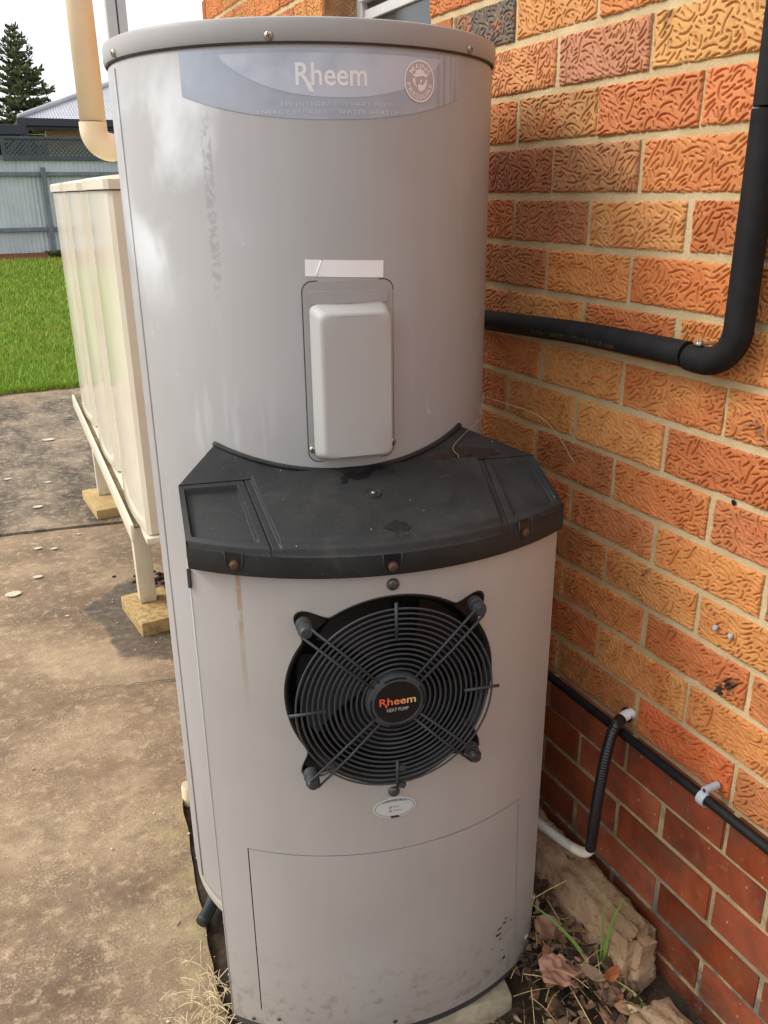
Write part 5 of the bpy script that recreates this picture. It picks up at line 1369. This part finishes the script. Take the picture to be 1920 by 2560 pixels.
# stand: tray, side rails, legs on pavers
stand = empty('tank_stand', (tp(2.4) + .25, 2.4, GZ), 'cream steel stand with square legs carrying the slimline water tank', 'tank stand')
def skewbox(y0, y1, x0, x1, z0, z1, bev=.003):
    v, f = box(x0, x1, y0, y1, z0, z1, bev); return [(x + tp(y), y, z) for x, y, z in v], f
mk('tray', skewbox(YA - .012, YB + .02, -.004, TWD + .01, ZB - .030, ZB - .008), 'frame_cream', stand, smooth=True, auto=40)
mk('side_rail', skewbox(1.44, 3.70, -.040, -.028, ZB - .062, ZB + .006), 'frame_cream', stand, smooth=True, auto=40)
mk('side_rail', skewbox(1.44, 3.70, TWD + .028, TWD + .040, ZB - .062, ZB + .006), 'frame_cream', stand, smooth=True, auto=40)
mk('rail_shadow_gap', skewbox(1.47, 3.66, -.027, -.006, ZB - .020, ZB - .012, 0), 'grime_shade', stand)  # dark strip standing in for the shade between rail and tray
for yy_ in (1.795, 3.225):
    for xo in (0.0, TWD - .07):
        mk('leg', skewbox(yy_ - .030, yy_ + .030, xo - .004, xo + .062, GZ + .058, ZB - .031, .004), 'frame_cream', stand, smooth=True, auto=40)
def paver(x0, x1, y0, y1, rot, stain, label, group='pavers under the tank stand legs'):
    v, f = rockish(-(x1 - x0) / 2, (x1 - x0) / 2, -(y1 - y0) / 2, (y1 - y0) / 2, -.008, .056)
    o = mk('paver', (v, f), 'paver', smooth=True, auto=40, loc=((x0 + x1) / 2, (y0 + y1) / 2, GZ)); o.rotation_euler = (0, 0, rot); o.color = (1, 1, 1, stain)
    tag(o, label, 'paver', group); return o
def rockish(x0, x1, y0, y1, z0, z1):
    v, f = box(x0, x1, y0, y1, z0, z1, .006, 2)
    return [tuple(Vector(p) + .0015 * mn.noise_vector(Vector(p) * 40)) for p in v], f
paver(-.635, -.455, 1.60, 1.89, .10, .75, 'stained yellow paver under the near tank leg beside the heater')
paver(-.595, -.415, 2.965, 3.345, .06, .05, 'clean yellow paver under the far tank leg at the slab joint')

# ------------------------------------------------------------------ DOWNPIPE, POST
dp = empty('downpipe', (-.43, 2.35, -.05), 'cream plastic downpipe with an elbow above the water tank', 'downpipe')
PYY = 2.12
PX = -.497
mk('pipe_length', tube([(PX + .002, PYY, -.012), (PX + .003, PYY, .5), (PX + .004, PYY, 2.4)], .0462, 32), 'pvc_cream', dp, smooth=True)
el_r = .058; ez = -.036
ep = [(PX, PYY, -.010), (PX, PYY, -.024)] + [(PX + el_r - el_r * cos(t), PYY, ez - el_r * sin(t)) for t in np.linspace(0, pi / 2, 14)] + [(PX + el_r + .006, PYY, ez - el_r)]
mk('elbow', tube(ep, .0490, 32), 'pvc_cream', dp, smooth=True, auto=40)
mk('joint_grime', tube([(PX, PYY, -.0102), (PX, PYY, -.0070)], .0474, 32), 'grime_shade', dp, smooth=True, auto=40)
mk('pipe_length', tube([(PX + el_r + .005, PYY, ez - el_r), (-.2, PYY, ez - el_r), (.0, PYY + .02, ez - el_r)], .0468, 32), 'pvc_cream', dp, smooth=True, auto=40)
post = empty('verandah_post', (.03, 4.2, GZ), 'pale grey folded steel post standing behind the heater', 'post')
mk('post_face', box(-.035, .020, 4.18, 4.24, GZ - .05, 3.0, .003), 'post_grey', post, smooth=True, auto=40)
mk('post_face', box(.030, .080, 4.19, 4.24, GZ - .05, 3.0, .003), 'post_grey', post, smooth=True, auto=40)
mk('post_groove', box(.019, .031, 4.20, 4.24, GZ - .05, 3.0), 'groove_dark', post)

# ------------------------------------------------------------------ BACK FENCE
FY = 17.0
fb = lawn_z(.4, FY) - .01
fence = empty('back_fence', (0, FY, fb), 'weathered corrugated iron fence with dark rails along the end of the lawn', 'fence')
def corr(x0, x1, y, z0, z1, pitch=.079, amp=.011, per=8):
    n_ = int((x1 - x0) / pitch * per); V = []
    for i in range(n_ + 1):
        x = x0 + (x1 - x0) * i / n_; yy = y + amp * cos(2 * pi * x / pitch); V += [(x, yy, z0), (x, yy, z1)]
    return V, [(2 * i, 2 * i + 2, 2 * i + 3, 2 * i + 1) for i in range(n_)]
ztop = .415
for i in range(-3, 5):
    x0 = .767 + 2.55 * i
    mk('corrugated_sheet', corr(x0 - .02, x0 + 2.55, FY + .05 + (.006 if i % 2 else 0), fb - .05, ztop + .03), 'fence_zinc', fence, smooth=True)
mk('rail', box(-7.2, 13.2, FY - .035, FY + .03, .085, .155, .006), 'fence_rail', fence)
mk('rail', box(-7.2, 13.2, FY - .035, FY + .03, -.905, -.835, .006), 'fence_rail', fence)
for i in range(-3, 6):
    x0 = .755 + 2.55 * i
    mk('post', box(x0 - .045, x0 + .045, FY - .075, FY - .036, fb - .05, .235, .006), 'fence_rail', fence)
lat_ = empty('lattice_topping', (0, FY, ztop), 'dark diamond lattice panels in frames along the top of the iron fence', 'lattice')
for i in range(-3, 6):
    x0 = .36 - .27 + 3.0 * i; x1 = x0 + 2.95; z0, z1 = ztop + .02, ztop + .355
    mk('frame', join([box(x0, x1, FY - .02, FY + .03, z0 - .075, z0, .004), box(x0, x1, FY - .02, FY + .03, z1 - .045, z1, .004), box(x0, x0 + .07, FY - .018, FY + .028, z0 + .0005, z1 - .0455), box(x1 - .07, x1, FY - .018, FY + .028, z0 + .0005, z1 - .0455)]), 'lattice_dark', lat_)
    hh = z1 - .045 - z0; nlat = int((2.81 + hh) / .078)
    single_l = i in (-1, 0); batch = []
    for s in (-1, 1):
        for k in range(nlat + 1):
            a = -hh + k * .078; xa, xb = a, a + hh; za, zb = 0, hh
            if xa < 0: za -= xa; xa = 0
            if xb > 2.81: zb -= xb - 2.81; xb = 2.81
            if xb - xa < .02: continue
            if s < 0: xa, xb = 2.81 - xa, 2.81 - xb
            p = Vector((x0 + .07 + xa, FY + (.004 if s > 0 else .011), z0 + za)); q_ = Vector((x0 + .07 + xb, FY + (.004 if s > 0 else .011), z0 + zb))
            d = (q_ - p).normalized(); w_ = Vector((-d.z, 0, d.x)) * .0165; tck = Vector((0, .0055, 0))
            vf = ([p - w_, p + w_, q_ + w_, q_ - w_, p - w_ + tck, p + w_ + tck, q_ + w_ + tck, q_ - w_ + tck], [(0, 1, 2, 3), (7, 6, 5, 4), (0, 4, 5, 1), (1, 5, 6, 2), (2, 6, 7, 3), (3, 7, 4, 0)])
            if single_l: mk('lath', vf, 'lattice_dark', lat_)
            else: batch.append(vf)
    if batch: o = mk('lath_panel', join(batch), 'lattice_dark', lat_); o['kind'] = 'stuff'
o = mk('white_ball', xf(lathe([(.0001, -.07), (.03, -.063), (.055, -.043), (.069, -.01), (.069, .012), (.055, .044), (.03, .063), (.0001, .07)], 24), Matrix.Translation((1.02, FY - .35, lawn_z(1.0, FY - .35) + .06))), 'petal_cream', smooth=True)
tag(o, 'white ball lying in the dirt at the foot of the fence', 'ball')
wd = empty('weed_clump', (.72, FY - .75, lawn_z(.7, FY - .75)), 'dark green weed growing in the dirt strip before the fence', 'weed')
wv, wf = [], []
for i in range(60):
    a = r.uniform(0, 6.3); L = r.uniform(.08, .2); c = Vector((.72 + r.gauss(0, .09), FY - .75, lawn_z(.7, FY - .75)))
    k = len(wv); wv += [tuple(c), tuple(c + Vector((L * .5 * cos(a) - .02, L * .5 * sin(a), L * .7))), tuple(c + Vector((L * cos(a), L * sin(a), L * .6)))]; wf.append((k, k + 1, k + 2))
mk('leaf', (wv, wf), 'pine_leaf', wd, attr=[.5] * 60)

# ------------------------------------------------------------------ NEIGHBOUR'S HOUSE
nh = empty('neighbour_house', (6, 27, -1.2), 'cream brick house with a grey corrugated hip roof beyond the fence', 'house')
EX, EY, EZ = 1.20, 25.6, 1.71
pt = .405
V, F = [], []
pitch, per = .079, 6; nx_ = int(13 / pitch * per)
for i in range(nx_ + 1):
    x = EX + 13 * i / nx_; h_ = .013 * cos(2 * pi * x / pitch); run_ = min(max(x - EX, .02), 6.0)
    V += [(x, EY, EZ + h_), (x, EY + run_, EZ + pt * run_ + h_)]
F = [(2 * i, 2 * i + 2, 2 * i + 3, 2 * i + 1) for i in range(nx_)]
mk('roof', (V, F), 'roof_steel', nh, smooth=True)
mk('roof_side', ([(EX, EY, EZ), (EX + 6, EY + 6, EZ + pt * 6), (EX, EY + 14, EZ)], [(0, 1, 2)]), 'roof_steel', nh)
mk('hip_cap', tube([(EX - .02, EY - .02, EZ + .02), (EX + 6, EY + 6, EZ + pt * 6 + .035)], .075, 8), 'roof_steel', nh, smooth=True)
mk('gutter', box(EX - .10, EX + 13, EY - .13, EY - .01, EZ - .20, EZ - .005, .012), 'gutter_dark', nh)
mk('fascia', box(EX - .02, EX + 13, EY - .008, EY + .03, EZ - .27, EZ - .02), 'gutter_dark', nh)
mk('eave_lining', box(EX, EX + 13, EY + .03, EY + .75, EZ - .26, EZ - .25), 'eave_tan', nh)
cbw = [(1.95, EX + 13)]
mk('mortar', box(EX + .70, EX + 13, EY + .755, EY + 1.0, -1.6, EZ - .262), 'mortar', nh)
bb_ = []
cb_me = None
nb = 0
for k in range(34):
    z = EZ - .30 - .0894 * k
    for j in range(52):
        x = EX + .82 + .24 * j + (.12 if k % 2 else 0)
        vf = box(x - .115, x + .115, EY + .745, EY + .80, z - .038, z + .038)
        if z > .55 and 1.6 < x < 3.6:
            if cb_me is None:
                o0_ = mk('brick', box(-.115, .115, -.0275, .0275, -.038, .038), 'cream_brick', nh, loc=(x, EY + .7725, z)); cb_me = o0_.data; o0_.matrix_parent_inverse = Matrix.Translation(-Vector(nh.location))
            else:
                o = bpy.data.objects.new('brick', cb_me); C.objects.link(o); o.location = (x, EY + .7725, z); o.parent = nh; o.matrix_parent_inverse = Matrix.Translation(-Vector(nh.location))
        else: bb_.append(vf)
o = mk('brick_courses', join(bb_), 'cream_brick', nh); o['kind'] = 'stuff'
mk('window', box(3.32, 4.9, EY + .70, EY + .743, -.1, 1.40, .01), 'gutter_dark', nh)
mk('house_body', box(EX + .8, EX + 13, EY + 1.0, EY + 10, -1.6, EZ - .27), 'eave_tan', nh)
cpt = empty('carport', (-1.5, 26, -1.2), 'dark flat carport roof with a tan ceiling beside the neighbouring house', 'carport')
mk('beam', box(-6, EX + .12, EY - .18, EY - .05, EZ - .43, EZ - .18, .01), 'gutter_dark', cpt)
mk('ceiling', box(-6, EX + .6, EY - .05, EY + 5, EZ - .42, EZ - .40), 'eave_tan', cpt)
mk('brace', tube([(1.28, EY - .1, EZ - .35), (.70, EY - .1, EZ - 1.0)], .06, 8), 'gutter_dark', cpt)
mk('post', box(1.22, 1.36, EY - .16, EY - .04, -1.6, EZ - .32), 'gutter_dark', cpt)
mk('back_wall', box(-6, EX + .66, EY + 3.2, EY + 3.3, -1.6, EZ - .44), 'gutter_dark', cpt)
mk('light_strip', box(-6, .95, EY + 1.2, EY + 1.26, EZ - .56, EZ - .50), 'frame_cream', cpt)

# ------------------------------------------------------------------ TREES
def norfolk(px, py, pz, H, base_r, seed, label):
    r = random.Random(seed)
    t = empty('norfolk_pine', (px, py, pz), label, 'tree')
    mk('trunk', tube([(px, py, pz), (px + .05, py, pz + H * .5), (px - .03, py, pz + H)], .25, 10, rfun=lambda i, u: .26 * (1 - u) + .02), 'tree_bark', t, smooth=True)
    V, F, T, BR = [], [], [], []
    z = H * .12; tier = 0
    while z < H * .995:
        f = 1 - z / H; L0 = base_r * (f ** .78) * (.86 + .28 * r.random())
        nb = 6 if z > H * .25 else 7
        a0 = r.random() * 6
        for b in range(nb):
            a = a0 + 2 * pi * b / nb + r.uniform(-.2, .2); L = L0 * r.uniform(.72, 1.18); rise = L * r.uniform(.02, .28)
            p0 = Vector((px, py, pz + z)); d = Vector((cos(a), sin(a), 0))
            pts = []
            for k in range(7):
                u = k / 6; pts.append(p0 + d * (L * u) + Vector((0, 0, rise * u * u - .10 * L * sin(pi * u) + r.uniform(-.03, .03))))
            BR.append(tube(pts, .03, 4, rfun=lambda i, u: .035 * (1 - u) + .008))
            side = Vector((-sin(a), cos(a), 0))
            ncl = max(3, int(L / .17))
            for k in range(ncl):
                u = (k + .6) / ncl
                if r.random() < .34: continue
                i0 = min(5, int(u * 6)); c = pts[i0].lerp(pts[i0 + 1], u * 6 - i0)
                spread = (.42 * L * (1 - u) ** .7 + .16) 
                for s in (-1, 1):
                    for q_ in range(2):
                        e = c + side * s * spread * r.uniform(.35, 1) + d * spread * r.uniform(.1, .7) + Vector((0, 0, r.uniform(.02, .22)))
                        for w_ in range(3):
                            m0 = c.lerp(e, w_ / 3); m1 = c.lerp(e, (w_ + 1.25) / 3)
                            up = Vector((r.uniform(-.05, .05), r.uniform(-.05, .05), r.uniform(.05, .14)))
                            kk = len(V); V += [tuple(m0), tuple(m1), tuple(m1 + up), tuple(m0 + up * .8)]; F.append((kk, kk + 1, kk + 2, kk + 3))
                            T.append(min(1, max(0, r.gauss(.45, .25))))
        z += H * (.030 + .018 * f) * r.uniform(.85, 1.15); tier += 1
    mk('branches', join(BR), 'tree_bark', t)
    mk('crown', (V, F), 'pine_leaf', t, attr=T)
TYY = 44
norfolk(2.98, TYY, -1.2, 8.05, 3.05, 5, 'tall Norfolk Island pine rising behind the neighbouring house')
def bushy(px, py, pz, H, R_, seed, label):
    r = random.Random(seed); t = empty('dark_tree', (px, py, pz), label, 'tree')
    mk('trunk', tube([(px, py, pz), (px, py, pz + H * .6)], .2, 8), 'tree_bark', t)
    V, F, T = [], [], []
    for i in range(2600):
        th = r.uniform(0, 6.3); ph = r.uniform(-.7, 1.5); rr = R_ * r.uniform(.55, 1.05)
        c = Vector((px + rr * cos(ph) * cos(th), py + rr * cos(ph) * sin(th), pz + H * .62 + H * .38 * sin(ph) * rr / R_))
        s = r.uniform(.08, .2); u = Vector((r.gauss(0, 1), r.gauss(0, 1), r.gauss(0, 1))).normalized() * s; w_ = Vector((r.gauss(0, 1), r.gauss(0, 1), r.gauss(0, 1))).normalized() * s
        k = len(V); V += [tuple(c - u), tuple(c + w_), tuple(c + u), tuple(c - w_)]; F.append((k, k + 1, k + 2, k + 3)); T.append(r.random() * .6)
    mk('crown', (V, F), 'pine_leaf', t, attr=T)
bushy(-.75, 38, -1.2, 5.9, 1.7, 4, 'dark bushy tree at the left edge beyond the fence')

# ------------------------------------------------------------------ GRASS
r2 = np.random.RandomState(3)
N = 90000
xs = r2.uniform(-3.2, 4.2, N * 2); ys = LAWN_Y0 - .03 + (15.8 - LAWN_Y0) * r2.rand(N * 2) ** 1.6
eg = np.array([mn.noise(Vector((x * 3.1, 4.2, 0))) * .09 + mn.noise(Vector((x * 11, 1.2, 0))) * .05 for x in xs])
ys = np.where(ys < LAWN_Y0 + .5, ys + eg - .03, ys)
keep = (xs > (ys + 1.41) * .10 - 2.6) & (xs < (ys + 1.41) * .17 - .2)
xs, ys = xs[keep][:N], ys[keep][:N]; N = len(xs)
hgt = r2.uniform(.035, .075, N) * (1 + .5 * (ys > 14.2)) ; wdt = r2.uniform(.0035, .0065, N) * (1 + (ys - 6) * .10)
an = r2.uniform(0, 2 * pi, N); le = r2.uniform(.1, .9, N) * hgt; la = r2.uniform(0, 2 * pi, N)
zs = np.array([lawn_z(x, y) for x, y in zip(xs, ys)])
VV = np.empty((N, 3, 3))
VV[:, 0] = np.stack([xs - wdt * np.cos(an), ys - wdt * np.sin(an), zs - .004], 1)
VV[:, 1] = np.stack([xs + wdt * np.cos(an), ys + wdt * np.sin(an), zs - .004], 1)
VV[:, 2] = np.stack([xs + le * np.cos(la), ys + le * np.sin(la), zs + hgt], 1)
me = bpy.data.meshes.new('grass'); me.vertices.add(N * 3); me.vertices.foreach_set('co', VV.reshape(-1))
me.loops.add(N * 3); me.loops.foreach_set('vertex_index', np.arange(N * 3, dtype=np.int32))
me.polygons.add(N); me.polygons.foreach_set('loop_start', np.arange(N, dtype=np.int32) * 3); me.polygons.foreach_set('loop_total', np.full(N, 3, dtype=np.int32))
me.update(); me.validate()
a = me.attributes.new('tint', 'FLOAT', 'FACE'); a.data.foreach_set('value', np.clip(r2.normal(.45, .25, N), 0, 1).astype(np.float32))
me.materials.append(MAT['grass_blade'])
o = bpy.data.objects.new('grass', me); C.objects.link(o); tag(o, 'bright green lawn grass between the patio and the fence', None, None, 'stuff')
